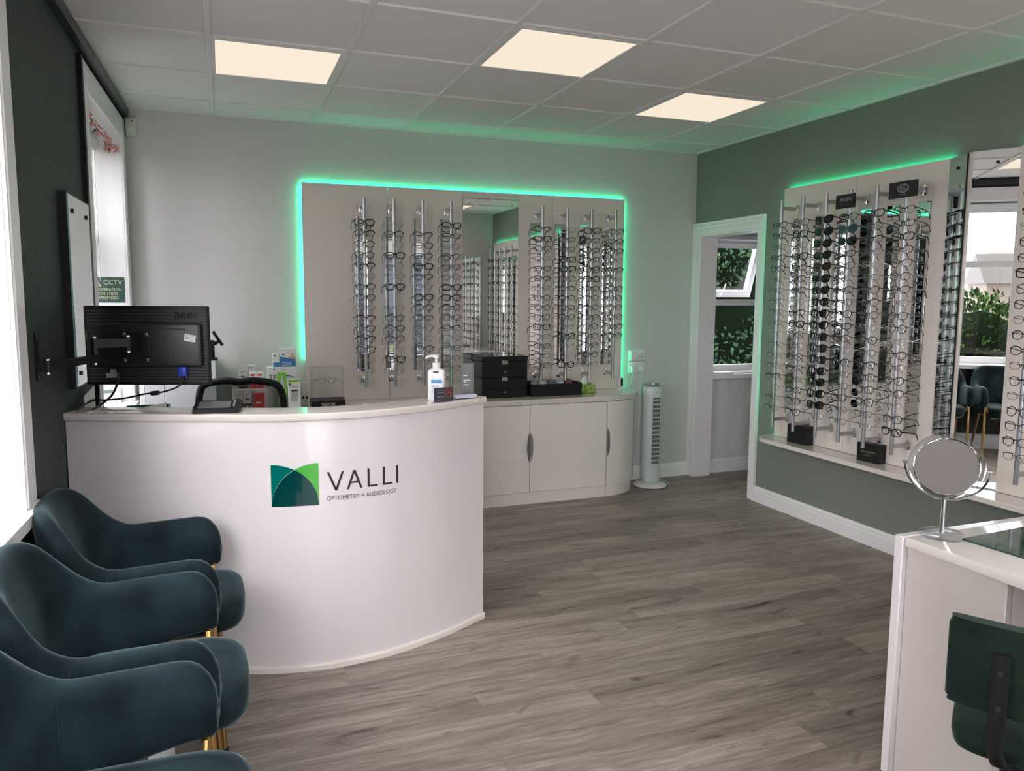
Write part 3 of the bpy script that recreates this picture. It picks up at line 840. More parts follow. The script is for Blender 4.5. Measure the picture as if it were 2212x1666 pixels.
# ------------------------------------------------------------------ spectacles
def lens_outline(a, h, e, tip, n=28):
    out = []
    for k in range(n):
        t = 2 * PI * k / n; c, s_ = math.cos(t), math.sin(t)
        x = a * math.copysign(abs(c) ** (2 / e), c); z = h * math.copysign(abs(s_) ** (2 / e), s_)
        z += tip * .004 * (x / a if True else 0) * (1 if z > 0 else .2)
        x *= 1 - .10 * max(0, -z / h)
        out.append((x, z))
    return out
STY = { # half width, half height, squareness, tip lift, top radius, bottom radius, temple height, separation
 'rectangular': (.0265, .0165, 3.2, .5, .0022, .0017, .0050),
 'bold square': (.0275, .0195, 3.6, .6, .0030, .0025, .0068),
 'rounded': (.0260, .0195, 2.5, .5, .0020, .0015, .0042),
 'round': (.0240, .0215, 2.05, .0, .0018, .0015, .0036),
 'browline': (.0265, .0180, 2.7, .8, .0027, .0009, .0050),
 'wire': (.0260, .0165, 2.8, .3, .0011, .0009, .0026),
 'rimless': (.0260, .0165, 2.8, .2, .0004, .0004, .0022),
 'sun': (.0290, .0220, 2.7, .9, .0030, .0024, .0070)}
GM = {}
for st, (a, h, e, tip, rt, rb, th) in STY.items():
    rt, rb, th = rt * 1.22, rb * 1.2, th * 1.1
    cx = a + .0085
    fr = MB(); ol = lens_outline(a, h, e, tip)
    for sg in (-1, 1):
        pts = [(sg * (cx + x), .0025 * (x / a) ** 2 + (.004 * (x + a) / a), z) for x, z in ol]
        rad = [rt if z > h * .25 else rb for x, z in ol]
        fr.tube(pts, rad, 5, closed=True)
    yb_ = .001
    br_r = max(rt, .0012)
    fr.tube([(-.0095, yb_, h * .30), (0, yb_ - .0012, h * .48), (.0095, yb_, h * .30)], br_r * 1.1, 6)
    for sg in (-1, 1):   # end pieces and nose pads
        fr.tube([(sg * (cx + a * .96), .0095, h * .55), (sg * (cx + a + .0045), .012, h * .55)], max(rt * 1.2, .0015), 6)
        fr.tube([(sg * .0095, .002, -h * .10), (sg * .0065, .0075, -h * .30)], .0016, 5)
    g = {'frame': fr.mesh('frame', M_BLACK, 60)}
    for sg, nm in ((-1, 'l'), (1, 'r')):
        lb = MB(); pts = [(sg * (cx + x * .985), .0025 * (x / a) ** 2 + (.004 * (x + a) / a), z * .985) for x, z in ol]
        cpt = (sg * cx, .0015, 0)
        vs = [lb._v(p) for p in pts]; vc = lb._v(cpt)
        for k in range(len(vs)): lb.bm.faces.new((vs[k], vs[(k + 1) % len(vs)], vc))
        g['lens_' + nm] = lb.mesh('lens', M_LENS, 80)
        X = sg * (cx + a + .0045)
        tb = MB(); tw = .0018 if th < .0042 else .0026
        path = [(X, .012, h * .55, th), (X + sg * .003, .045, h * .55 - .001, th * .9), (X + sg * .003, .085, h * .55 - .003, th * .8), (X + sg * .001, .104, h * .55 - .006, th * .75), (X - sg * .002, .118, h * .55 - .016, th * .8), (X - sg * .006, .133, h * .55 - .036, th * .85)]
        rs = []
        for k, (x, y, z, hh) in enumerate(path):
            tl = (0, 0, 1) if k < 4 else (0, .55, .83)
            rs.append([(x - tw / 2, y - tl[1] * hh / 2, z - tl[2] * hh / 2), (x + tw / 2, y - tl[1] * hh / 2, z - tl[2] * hh / 2), (x + tw / 2, y + tl[1] * hh / 2, z + tl[2] * hh / 2), (x - tw / 2, y + tl[1] * hh / 2, z + tl[2] * hh / 2)])
        g['temple_' + nm] = tb.rings(rs).mesh('temple', M_BLACK, 60)
    GM[st] = g
FC = {'black': mat('frame_black', (.010, .010, .011), .22), 'dark brown': mat('frame_brown', (.040, .022, .014), .25),
      'navy': mat('frame_navy', (.012, .018, .045), .25), 'burgundy': mat('frame_burgundy', (.12, .014, .03), .25),
      'gunmetal': mat('frame_gunmetal', (.10, .10, .105), .3, metal=.8), 'silver': mat('frame_silver', (.45, .45, .46), .25, metal=.9),
      'pale pink': mat('frame_pink', (.50, .30, .29), .3), 'teal': mat('frame_teal', (.02, .11, .13), .25), 'charcoal': mat('frame_charcoal', (.035, .035, .038), .3),
      'clear': clear_mat('frame_clear', (.75, .74, .72), .10, .5)}
M_SUN = mat('sun_lens', (.006, .006, .007), .04, spec=.6)
M_SUNG = mat('sun_lens_green', (.02, .05, .045), .04, spec=.8)
M_SUNB = mat('sun_lens_brown', (.035, .016, .008), .05, spec=.6)
def glasses(style, colour, label, loc, rz, group, lens=None, jit=(0, 0, 0)):
    nm = 'sunglasses' if style == 'sun' else 'spectacles'
    t = bpy.data.objects.new(nm, None); C.objects.link(t); t.empty_display_size = .02
    t.location = loc; t.rotation_euler = (R(-7) + jit[0], jit[1], rz + jit[2])
    tag(t, label, 'sunglasses' if style == 'sun' else 'glasses', group)
    g = GM[style]; fm = FC[colour]
    inst('frame', g['frame'], t, fm)
    tm = fm
    if colour == 'clear' or style in ('rimless',): tm = FC['gunmetal']
    for k in 'lr':
        inst('lens', g['lens_' + k], t, lens if lens else M_LENS)
        inst('temple', g['temple_' + k], t, tm)
    return t
# what hangs where, top to bottom: style letter + colour letter; '..' = empty slot
SL = {'b': 'bold square', 'r': 'rectangular', 'o': 'rounded', 'c': 'round', 'w': 'wire', 'x': 'rimless', 'h': 'browline', 's': 'sun'}
CL = {'k': 'black', 'n': 'dark brown', 'v': 'navy', 'u': 'burgundy', 'g': 'gunmetal', 's': 'silver', 'p': 'pale pink', 't': 'teal', 'h': 'charcoal', 'c': 'clear'}
BACK = ['bk hk ok ok hk wg rh ok wu hu ok hk on wp ws', 'xc ok xs bk ws wg bk .. xg ok ok ok xs bk xs', '.. hk on rk bk rk wg bk ok rh wn ws ok wg ..',
        'bk rk wh ok ok wv bk bk ok ok rk wt ot wh wu', 'hk bk ok wg rk rk wn ok ok ok bk wn rk ok ok', 'ws rk ck bk bk ok rk rk rk ok wv bk xs xp bk',
        'bk rk rk rk bk bk rk ok rk rk ck on rh on wg', 'oh rk rk wh rk wg ok ck on ou rk rh ..  .. ..']
RIGHT = ['rh rh wh rh ok wh wg wg wh wg ws wg wh wg hn ws wh wn', 'on bk wg bk rk ok rh ws rk bk oh wg on rh wn rk og ov',
         'sk sk sk sk sn sk sk sk sk sk sk sk sk sk sk sk sk ws', 'rk st sk rh og wh ok wg ok rh on ws ok wg wh ck wg wh',
         'bk cg hk wn ws wg ck on og ws ok wn hk ok ok ok wu ws', 'hk rn bk ok on og ok wh oh ck ws on wg ok ok ws ok bk',
         'hn ok ws ok on bk ck un wh ok on wn ok wg ck og on wn', 'ok bk on rk wg wh ok hk on ok ws rk', 'bk ok rk wh ok rk on wg hk ok bk wn', 'rk on ok bk wh ok ck rk wg on ok hk', 'ok rk on bk ok wh rk ck ok on bk rk', 'bk on ok rk wg ok hk ok rk on wh ok']
rg = random.Random(11)
def adj(style, colour):
    if style == 'sun': return colour + ' lensed dark sunglasses' if colour != 'black' else 'black sunglasses'
    n = {'wire': 'thin wire glasses', 'rimless': 'rimless glasses', 'bold square': 'bold square glasses', 'browline': 'browline glasses'}.get(style, style + ' glasses')
    return colour + ' ' + n
for ri, (rods, names, count, zt, grp) in enumerate(((BACK, BNAME, 15, 1.917, 'glasses on the back-wall rods'), (RIGHT, RNAME, 18, 1.904, 'glasses on the green-wall rods'))):
    for i, s in enumerate(rods):
        for k, code in enumerate(s.split()):
            if code == '..': continue
            st, co = SL.get(code[0], 'rounded'), CL[code[1]]
            z = zt - k * (.0690 if not (ri == 1 and i > 6) else .098)
            lens = None
            if st == 'sun': lens = {'black': M_SUN, 'dark brown': M_SUNB, 'teal': M_SUNG}[co]
            lab = '%s, %s from top on the %s' % (adj(st, co), ORD[k], names[i])
            jit = (rg.uniform(-.05, .05), rg.uniform(-.03, .03), rg.uniform(-.06, .06))
            if ri == 0: loc = (BX[i] + rg.uniform(-.003, .003), -.1832, z); rz = 0
            else: loc = (XR - .1832, (RY + RY2)[i] + rg.uniform(-.003, .003), z); rz = -PI / 2
            glasses(st, co, lab, loc, rz, grp, lens, jit)

# ------------------------------------------------------------------ waiting chairs
def armchair(label, x, y, rz):
    t = thing('armchair', label, 'armchair', (x, y, 0), rz, 'teal velvet armchairs under the window')
    # padded shell: back and arms in one sweep, seen from above a U open to +x
    pts = []
    NA, NB = 9, 22
    xf, hw, rc, xb = .226, .236, .105, -.232
    for k in range(NA): pts.append((xf + (xb + rc - xf) * k / NA, -hw, 0.))
    for k in range(NB + 1):
        a = -PI / 2 - PI * k / NB
        sy = math.sin(a); cxx = math.cos(a)
        pts.append((xb + rc + rc * cxx * 1.0, math.copysign(abs(sy) ** .72, sy) * hw, 1.))
    for k in range(1, NA + 1): pts.append((xb + rc + (xf - xb - rc) * k / NA, hw, 0.))
    P2 = [Vector((p[0], p[1])) for p in pts]; n = len(P2); rs = []
    for i in range(n):
        tg = (P2[min(i + 1, n - 1)] - P2[max(i - 1, 0)]).normalized(); nr = Vector((tg.y, -tg.x))   # outward
        px = P2[i].x
        u = min(1, max(0, (-.090 - px) / .135)); u = u * u * (3 - 2 * u)
        zt = .642 + .008 * (px / .22) + .180 * u
        zb_ = .462 - .075 * min(1, max(0, (.16 - px) / .34))
        th = .026 + .008 * u
        # rounded front end of the arm
        fr = max(0, (px - (xf - .075)) / .075)
        zt -= .075 * (1 - math.sqrt(max(0, 1 - fr * fr))); th *= (1 - .25 * fr ** 4)
        lean = .055 * u
        ring = []
        H_ = zt - zb_
        for j in range(18):
            a = 2 * PI * j / 18
            ca, sa = math.cos(a), math.sin(a)
            o = th * math.copysign(abs(ca) ** .62, ca)
            v = math.copysign(abs(sa) ** .38, sa)
            zz = (zt + zb_) / 2 + v * H_ / 2
            f = (zz - zb_) / H_
            bulge = .010 * (1 - (2 * f - 1) ** 2)
            q = P2[i] + nr * (o + (bulge if o > 0 else -bulge * .4)) + Vector((-lean * f * f, 0)) * (1 if u > 0 else 0)
            ring.append((q.x, q.y, zz))
        rs.append(ring)
    sh = MB().rings(rs).build('shell', M_TEAL, t, 60)
    sub = sh.modifiers.new('smooth', 'SUBSURF'); sub.levels = 1; sub.render_levels = 1
    for i in (NA - 1, n - NA): # seams where arm meets back
        MB().tube([Vector(p) + Vector((0, 0, 0)) for p in rs[i]], .0022, 5, closed=True).build('seam', mat('seam_thread', (.006, .02, .026), .9), t)
    # seat cushion
    def sp(u, v):
        return None
    rings = []
    for z, k in ((.375, .90), (.382, .965), (.40, 1.), (.43, 1.005), (.452, .985), (.463, .93), (.468, .80), (.470, .45), (.470, .05)):
        ring = []
        for j in range(40):
            a = 2 * PI * j / 40; ca, sa = math.cos(a), math.sin(a)
            ex = .42
            X = .225 * k * math.copysign(abs(ca) ** ex, ca); Y = .200 * k * math.copysign(abs(sa) ** ex, sa)
            if X > 0: X *= 1 + .05 * (1 - (Y / .21) ** 2)
            ring.append((X + .058, Y, z))
        rings.append(ring)
    MB().rings(rings).build('seat', M_TEAL, t, 70)
    # brass frame
    for sy in (-1, 1):
        for kx, top, bot in ((1, (.190, sy * .224, .50), (.215, sy * .228, .012)), (-1, (-.10, sy * .19, .372), (-.215, sy * .215, .012))):
            lg = MB().cyl(top, bot, .0115, 14, .0095).build('leg', M_GOLD, t)
            MB().cyl((bot[0], bot[1], 0), (bot[0], bot[1], .018), .0115, 14).build('foot', M_BLACK, lg)
        MB().tube([(.192, sy * .2235, .47), (.188, sy * .16, .366)], .008, 8).build('seat_bracket', M_GOLD, t)
        MB().box(-.12, .20, sy * .165 - .009, sy * .165 + .009, .362, .374).build('seat_rail', M_GOLD, t)
    for X in (-.11, .185): MB().box(X - .009, X + .009, -.156, .156, .3625, .3735).build('cross_rail', M_GOLD, t)
    return t
armchair('teal velvet armchair nearest the reception desk', -.232, -2.492, 0)
armchair('middle teal velvet armchair of the row under the window', -.236, -3.068, R(1))
c3 = armchair('closest teal velvet armchair, cut by the lower left edge', -.240, -3.640, R(-1))
armchair('teal velvet armchair beyond the window, seen only in the column mirror', -.24, -4.28, R(2))
lt = MB((0, 0, 0)).hexa([(.05, -.145, .30), (.11, -.145, .30), (.11, -.145, .371), (.05, -.145, .371)], [(.05, -.1445, .30), (.11, -.1445, .30), (.11, -.1445, .371), (.05, -.1445, .371)])
lt.build('care_label', M_PAPER, bpy.data.objects['armchair.001'])

# ------------------------------------------------------------------ monitor on its wall arm
MC = Vector((-.262, -1.868, 1.247)); ma = -YAW     # screen faces the desk's inner side
t = thing('monitor', 'black computer monitor seen from behind, held over the reception desk', 'monitor', tuple(MC), ma)
hw, hh = .244, .156
b = MB(); b.box(-hw, hw, -.004, .020, -hh, hh, .004, 2); b.build('housing', M_BLACK, t)
MB().box(-hw + .008, hw - .008, .0201, .0212, -hh + .012, hh - .010).build('screen', mat('screen_off', (.01, .01, .012), .15), t)
b = MB()
for k in range(24):
    z = -hh + .012 + k * (2 * hh - .024) / 24
    b.box(-hw + .006, hw - .006, -.0052, -.0040, z, z + .0075)
tag(b.build('ribs', mat('monitor_ribs', (.016, .016, .02), .5), t), kind='stuff')
MB().box(-hw + .020, hw - .022, -.030, -.0042, -hh + .075, hh - .066, .010, 3).build('rear_bulge', mat('monitor_bulge', (.013, .013, .016), .38), t)
b = MB()
for k in range(18): b.box(-.19 + k * .008, -.185 + k * .008, -.0306, -.030, .062, .070)
for k in range(14): b.box(.055 + k * .008, .06 + k * .008, -.0306, -.030, .062, .070)
tag(b.build('vent_slots', M_BLACKM, t), kind='stuff')
text('brand', 'acer', mat('monitor_brand', (.004, .004, .005), .2), t, (.115, -.0054, .108), (1, 0, 0), (0, 0, 1), .095, .022)
decal('sticker', M_PAPER, t, (.158, -.0305, .022), (.985, 0, -.17), (.17, 0, .985), .044, .027)
for k in range(3): decal('sticker_print', M_GREYINK, t, (.164 + .002 * k, -.0307, .030 + .006 * k), (.985, 0, -.17), (.17, 0, .985), .032, .002)
decal('sticker', mat('label_grey', (.35, .35, .36), .5), t, (-.236, -.0056, .022), (1, 0, 0), (0, 0, 1), .010, .040)
decal('rating_label', mat('label_grey', (.35, .35, .36), .5), t, (-.165, -.0056, -.128), (1, 0, 0), (0, 0, 1), .047, .018)
decal('rating_label', mat('label_grey', (.35, .35, .36), .5), t, (-.148, -.0056, -.110), (1, 0, 0), (0, 0, 1), .024, .016)
MB().box(-.045, .000, -.0065, -.004, -.135, -.105, .001, 1).build('power_socket', M_BLACKM, t)
for x, z in ((.013, .045), (.013, -.055), (-.073, .045), (-.073, -.055)):
    MB().lathe([(.0001, -.003), (.006, -.0025), (.008, 0)], (x, -.034, z), 12, 'y').build('mount_screw', M_CHROME, t)
MB().box(-.085, .024, -.034, -.0302, -.066, .056, .002, 1).build('mount_plate', M_BLACK, t)
vb = MB(); vb.box(.128, .160, -.028, -.004, -.118, -.082, .003, 2); vb.box(.132, .156, -.024, -.008, -.080, -.074)
vg = vb.build('video_plug', mat('plug_blue', (.02, .05, .42), .35), t)
for x in (.131, .157): MB().cyl((x, -.016, -.124), (x, -.016, -.084), .004, 10).build('thumb_screw', MATS['plug_blue'], vg)

PL = Vector((XL(-2.33), -2.330, 1.245))
t = thing('jointed_wall_arm', 'black jointed wall arm carrying the monitor', 'monitor arm', tuple(PL))
b = MB(PL); lwbox(b, .0015, .007, -2.346, -2.314, 1.168, 1.322); b.build('wall_plate', M_BLACK, t)
for z in (1.178, 1.312): MB(PL).cyl((XL(-2.33) + .007, -2.33, z), (XL(-2.33) + .011, -2.33, z), .007, 10).build('plate_screw', M_CHROME, t)
e1 = Vector((-.423, -2.035, 1.213)); s1 = Vector((XL(-2.33) + .030, -2.325, 1.213))
def bar(b, p, q, w, h):
    d = (q - p).normalized(); sd = Vector((-d.y, d.x, 0)).normalized() * w; up = Vector((0, 0, h))
    b.rings([[v + sd * a + up * c for a, c in ((-1, -1), (1, -1), (1, 1), (-1, 1))] for v in (p, q)])
    return b
def joint(p, z0, z1, r=.013):
    o = MB(PL).cyl((p.x, p.y, z0), (p.x, p.y, z1), r, 16).build('joint', M_BLACK, t)
    MB(PL).cyl((p.x, p.y, z1), (p.x, p.y, z1 + .005), .009, 12).build('joint_bolt', M_CHROME, o)
    MB(PL).cyl((p.x, p.y, z0 - .007), (p.x, p.y, z0), .008, 12).build('joint_bolt', M_CHROME, o)
MB(PL).box(XL(-2.33) + .007, XL(-2.33) + .032, -2.340, -2.315, 1.196, 1.230).build('hinge', M_BLACK, t)
joint(s1, 1.194, 1.232); bar(MB(PL), s1, e1, .012, .013).build('arm_link', M_BLACK, t)
joint(e1, 1.197, 1.288)
e2 = Vector((-.315, -2.005, 1.268)); a2 = Vector((e1.x, e1.y, 1.268))
bar(MB(PL), a2, e2, .011, .016).build('arm_link', M_BLACK, t)
joint(e2, 1.236, 1.290, .011)
rot = Matrix.Rotation(ma, 3, 'Z')
tgt = MC + rot @ Vector((-.03, -.0365, -.005))
bar(MB(PL), e2, Vector((tgt.x, tgt.y, e2.z)), .010, .018).build('arm_head', M_BLACK, t)
b = MB(PL); pp = [MC + rot @ Vector((x, y, z)) for y in (-.0345, -.042) for x, z in ((-.055, -.035), (-.005, -.035), (-.005, .035), (-.055, .035))]
b.hexa(pp[:4], pp[4:]); b.build('head_plate', M_BLACK, t)

def cable(name, label, pts, r, m=M_BLACK):
    return tag(MB(pts[0]).tube(spline3(pts, 6), r, 8).build(name, m), label, 'cable')
def spline3(pts, n):
    return spline([tuple(p) for p in pts], n)
def cab(name, label, pts, r, m=M_BLACK):
    b = MB(pts[0]).tube(spline3(pts, 6), r, 8); o = b.build(name, m); o.location = pts[0]
    return tag(o, label, 'cable')
def mw(x, y, z): return tuple(MC + rot @ Vector((x, y, z)))
cab('power_cable', 'black power cable hanging from the middle of the monitor', [mw(-.108, -.012, -.09), mw(-.108, -.026, -.125), mw(-.117, -.030, -.165), mw(-.14, -.028, -.20), mw(-.185, -.01, -.231), (-.452, -1.94, 1.013)], .0042)
vc = cab('video_cable', 'black video cable with ferrite lump drooping from the blue plug', [mw(.144, -.016, -.119), mw(.143, -.018, -.14), mw(.115, -.024, -.165), mw(.06, -.030, -.182), mw(.0, -.034, -.188), mw(-.08, -.036, -.205), mw(-.16, -.034, -.213), mw(-.20, -.028, -.213), mw(-.236, -.02, -.226), (-.505, -1.94, 1.013)], .0034)
p, q = Vector(mw(.052, -.031, -.1835)) - Vector(mw(.144, -.016, -.119)), Vector(mw(.022, -.033, -.1865)) - Vector(mw(.144, -.016, -.119))
MB().cyl(p, q, .009, 12).build('ferrite', M_BLACK, vc)

# ------------------------------------------------------------------ dark wall: mirror, note, garland, blind, sign
t = thing('wall_mirror', 'narrow mirror on a black backing board fixed to the dark wall', 'mirror', (XL(-1.68), -1.68, 1.085))
mb = (XL(-1.68), -1.68, 1.085)
lwbox(MB(mb), .0012, .028, -1.885, -1.455, 1.085, 1.832).build('backing', M_BLACK, t)
lwbox(MB(mb), .0282, .0335, -1.877, -1.463, 1.093, 1.824).build('glass', M_MIRROR, t)
lwbox(MB(mb), .0284, .0333, -1.8795, -1.8772, 1.093, 1.824).build('glass_edge', mat('glass_edge', (.20, .42, .42), .2), t)
for y in (-1.81, -1.53):
    for z in (1.14, 1.765): lwbox(MB(mb), .0337, .039, y - .008, y + .008, z - .008, z + .008).build('clip', M_BLACK, t)
nb = (XL(-1.6) + .01, -1.62, .965)
b = MB(nb); b.hexa([(XL(-1.78) + .034, -1.78, .985), (XL(-1.56) + .034, -1.56, .965), (XL(-1.56) + .034, -1.56, 1.062), (XL(-1.78) + .034, -1.78, 1.045)], [(XL(-1.78) + .036, -1.78, .985), (XL(-1.56) + .036, -1.56, .965), (XL(-1.56) + .036, -1.56, 1.062), (XL(-1.78) + .036, -1.78, 1.045)])
o = b.build('notice', M_PAPER); o.location = nb; tag(o, 'white printed notice beside the far window, below the mirror', 'notice')
b = MB(nb)
for k in range(6):
    z = .978 + k * .006
    b.face([(XL(-1.75) + .0365, -1.75, z + .012), (XL(-1.58) + .0365, -1.58, z), (XL(-1.58) + .0365, -1.58, z + .002), (XL(-1.75) + .0365, -1.75, z + .014)])
tag(b.build('print', M_GREYINK, o), kind='stuff')

# roller blinds
for nm, w, lab in (('far', FW, 'rolled up white blind in the window beside the reception'), ('near', NW, 'rolled up white blind in the window behind the chairs')):
    y0, y1 = w[0] + .05, w[1] - .05; ym = (y0 + y1) / 2; bb = (XL(ym) - .145, ym, 2.30)
    t = thing('roller_blind', lab, 'blind', bb)
    MB(bb).cyl((XL(y0) - .145, y0, 2.312), (XL(y1) - .145, y1, 2.312), .034, 20).build('roll', M_UPVC, t)
    lwbox(MB(bb), -.125, -.121, y0 + .01, y1 - .01, 2.255, 2.300).build('hem', M_UPVC, t)
    for y in (y0 - .008, y1 + .004): lwbox(MB(bb), -.185, -.108, y, y + .004, 2.275, 2.352).build('end_bracket', M_WHITEP, t)
    if nm == 'far':
        for dx, zb in ((-.160, 1.50), (-.130, 1.525)):
            MB(bb).cyl((XL(y1) + dx, y1 - .012, zb), (XL(y1) + dx, y1 - .012, 2.30), .0018, 6).build('bead_chain', M_STEEL, t)

# CCTV sign on the far reveal
G_S = mat('sign_green', (.008, .060, .045), .4); G_Y = mat('sign_gold', (.62, .56, .33), .4)
sb = (-.61, FW[1] - .008, 1.40)
t = thing('cctv_sign', 'green CCTV warning sign with gold lettering on the window reveal', 'sign', sb)
MB(sb).box(-.695, -.519, FW[1] - .0085, FW[1] - .0065, 1.398, 1.546).build('board', G_S, t)
yy = -.0012
X = (1, 0, 0); Z = (0, 0, 1)
text('lettering', 'CCTV', G_Y, t, (-.020, yy, .103), X, Z, .098, .026)
text('lettering', 'IN OPERATION', G_Y, t, (-.074, yy, .066), X, Z, .146, .017)
text('lettering', 'ON THESE', G_Y, t, (-.047, yy, .042), X, Z, .100, .016)
text('lettering', 'PREMISES', G_Y, t, (-.044, yy, .018), X, Z, .098, .016)
b = MB(); tri = [(-.080, .093), (-.032, .093), (-.056, .137)]; tin = [(-.072, .0975), (-.040, .0975), (-.056, .127)]
for k in range(3):
    a, c = tri[k], tri[(k + 1) % 3]; d, e = tin[k], tin[(k + 1) % 3]
    b.face([(a[0], yy, a[1]), (c[0], yy, c[1]), (e[0], yy, e[1]), (d[0], yy, d[1])])
b.face([(-.066, yy, .108), (-.050, yy, .101), (-.047, yy, .107), (-.063, yy, .114)]); b.face([(-.048, yy, .100), (-.044, yy, .099), (-.041, yy, .106), (-.046, yy, .107)])
b.build('warning_triangle', G_Y, t)

# blossom garland
gp = [(-.575, -1.12, 2.338), (-.57, -1.02, 2.322), (-.575, -.93, 2.30), (-.565, -.84, 2.322), (-.57, -.72, 2.318), (-.56, -.60, 2.302), (-.565, -.48, 2.318), (-.56, -.38, 2.298), (-.565, -.30, 2.285), (-.555, -.22, 2.275), (-.55, -.185, 2.300)]
t = thing('blossom_garland', 'garland of pink blossom hung across the top of the far window', 'garland', gp[0])
MB(gp[0]).tube(spline(gp, 4), .0028, 6).build('stem', mat('stem_brown', (.05, .045, .02), .8), t)
M_PINK = mat('petal_pink', (.70, .34, .33), .7); M_PINK2 = mat('petal_pale', (.75, .50, .42), .7); M_LEAFD = mat('leaf_dark', (.02, .055, .03), .6)
def flower_mesh(m, nm):
    b = MB()
    for k in range(6):
        a = 2 * PI * k / 6; c, s_ = math.cos(a), math.sin(a)
        def pt(r, w, h): return (c * r - s_ * w, s_ * r + c * w, h)
        b.rings([[pt(.003, -.003, .002), pt(.003, .003, .002), pt(.003, .003, .0035), pt(.003, -.003, .0035)], [pt(.014, -.008, .007), pt(.014, .008, .007), pt(.014, .008, .0085), pt(.014, -.008, .0085)], [pt(.024, -.003, .013), pt(.024, .003, .013), pt(.024, .003, .014), pt(.024, -.003, .014)]])
    b.sphere((0, 0, .005), .005, 8, 5)
    return b.mesh(nm, m, 40)
fm1, fm2 = flower_mesh(M_PINK, 'flower'), flower_mesh(M_PINK2, 'flower')
lb = MB(); lb.rings([[(-.001, 0, 0), (.001, 0, 0), (.001, 0, .001), (-.001, 0, .001)], [(-.008, .014, .004), (.008, .014, .004), (.008, .014, .005), (-.008, .014, .005)], [(-.001, .034, 0), (.001, .034, 0), (.001, .034, .001), (-.001, .034, .001)]]); lfm = lb.mesh('leaf', M_LEAFD)
rr = random.Random(4); gs = spline(gp, 4)
for k, p in enumerate(gs):
    if k % 2 == 0:
        o = inst('flower', fm1 if rr.random() < .7 else fm2, t); o.location = p - Vector(gp[0]) + Vector((rr.uniform(-.01, .02), rr.uniform(-.012, .012), rr.uniform(-.018, .006)))
        o.rotation_euler = (R(70) + rr.uniform(-.6, .6), rr.uniform(-.5, .5), rr.uniform(-.3, 1.4)); sc = rr.uniform(.75, 1.15); o.scale = (sc,) * 3
    else:
        o = inst('leaf', lfm, t); o.location = p - Vector(gp[0]); o.rotation_euler = (rr.uniform(-1.2, .4), rr.uniform(-1, 1), rr.uniform(0, 6)); o.scale = (.9, .9, .9)

# motion sensor in the corner
sbp = (-.462, -.001, 2.388)
t = thing('motion_sensor', 'white alarm motion sensor high in the corner of the back wall', 'sensor', sbp)
b = MB(sbp); b.rings([[(-.494, -.001, z), (-.494 + .008 * k_, -.038 * d_, z), (-.452, -.050 * d_, z), (-.432, -.036 * d_, z), (-.430, -.001, z)] for z, d_, k_ in ((2.390, .6, 1), (2.400, .95, 1), (2.44, 1., 1), (2.485, .95, 1), (2.502, .55, 1))])
b.build('housing', mat('sensor_white', (.66, .63, .57), .5), t, 30)
MB(sbp).box(-.482, -.440, -.0505, -.047, 2.404, 2.440, .003, 2).build('window', mat('sensor_lens', (.72, .70, .64), .35), t)
MB(sbp).sphere((-.450, -.047, 2.473), .0045, 8, 5).build('eye', M_BLACK, t)

# ------------------------------------------------------------------ things on the reception counter
X, Y, Z = (1, 0, 0), (0, 1, 0), (0, 0, 1)
pb = (-.008, -2.122, DTOP)
t = thing('signature_pad', 'black signature pad with slanted screen on the reception counter', 'device', pb, R(-6))
b = MB(); b.prism([(-.055, 0), (.055, 0), (.055, .034), (-.055, .016)], -.082, .082, 'x'); b.build('body', M_BLACK, t)
b = MB(); sl = .018 / .110
b.hexa([(-.066, -.040, .0188), (.048, -.040, .0188), (.048, .040, .0319), (-.066, .040, .0319)], [(-.066, -.040, .0198), (.048, -.040, .0198), (.048, .040, .0329), (-.066, .040, .0329)])
b.build('screen', mat('pad_screen', (.16, .16, .165), .25), t)
MB().tube([(.062, -.03, .0245), (.062, .03, .0345)], .004, 8).build('stylus', M_GREYP, t)

hb = (.858, -2.085, DTOP)
t = thing('sanitizer_bottle', 'white pump bottle of hand sanitizer on the reception counter', 'bottle', hb, R(-20))
def rrect(w, d, z, r=.4, n=28):
    o = []
    for k in range(n):
        a = 2 * PI * k / n; c, s_ = math.cos(a), math.sin(a)
        o.append((w * math.copysign(abs(c) ** r, c), d * math.copysign(abs(s_) ** r, s_), z))
    return o
MB().rings([rrect(.032, .020, .0), rrect(.036, .023, .004), rrect(.036, .023, .118), rrect(.034, .021, .127), rrect(.024, .016, .133), rrect(.017, .0165, .135, .9)]).build('bottle_body', M_WHITEP, t, 40)
MB().lathe([(.0165, 0), (.0165, .022), (.012, .024), (.0055, .026), (.0055, .044)], (0, 0, .135), 18).build('pump_collar', M_WHITEP, t)
b = MB(); b.lathe([(.011, 0), (.013, .004), (.012, .013), (.004, .016)], (0, 0, .176), 16); b.build('pump_head', M_WHITEP, t)
MB().tube([(-.006, 0, .186), (-.026, -.004, .186), (-.040, -.006, .182), (-.043, -.007, .174)], [.006, .0052, .0045, .004], 8).build('pump_spout', M_WHITEP, t)
MB().box(-.021, .027, -.0242, -.0232, .030, .094).build('label', M_PAPER, t)
decal('label_band', mat('label_blue', (.09, .27, .58), .5), t, (-.020, -.0245, .074), X, Z, .045, .014)
b = MB()
for k in range(9): b.face([(-.018, -.0245, .034 + k * .004), (.014 - .004 * (k % 3), -.0245, .034 + k * .004), (.014 - .004 * (k % 3), -.0245, .0356 + k * .004), (-.018, -.0245, .0356 + k * .004)])
tag(b.build('label_print', mat('print_grey', (.35, .37, .42), .6), t), kind='stuff')
decal('label_mark', M_INK, t, (-.012, -.0235, .117), X, Z, .022, .006)

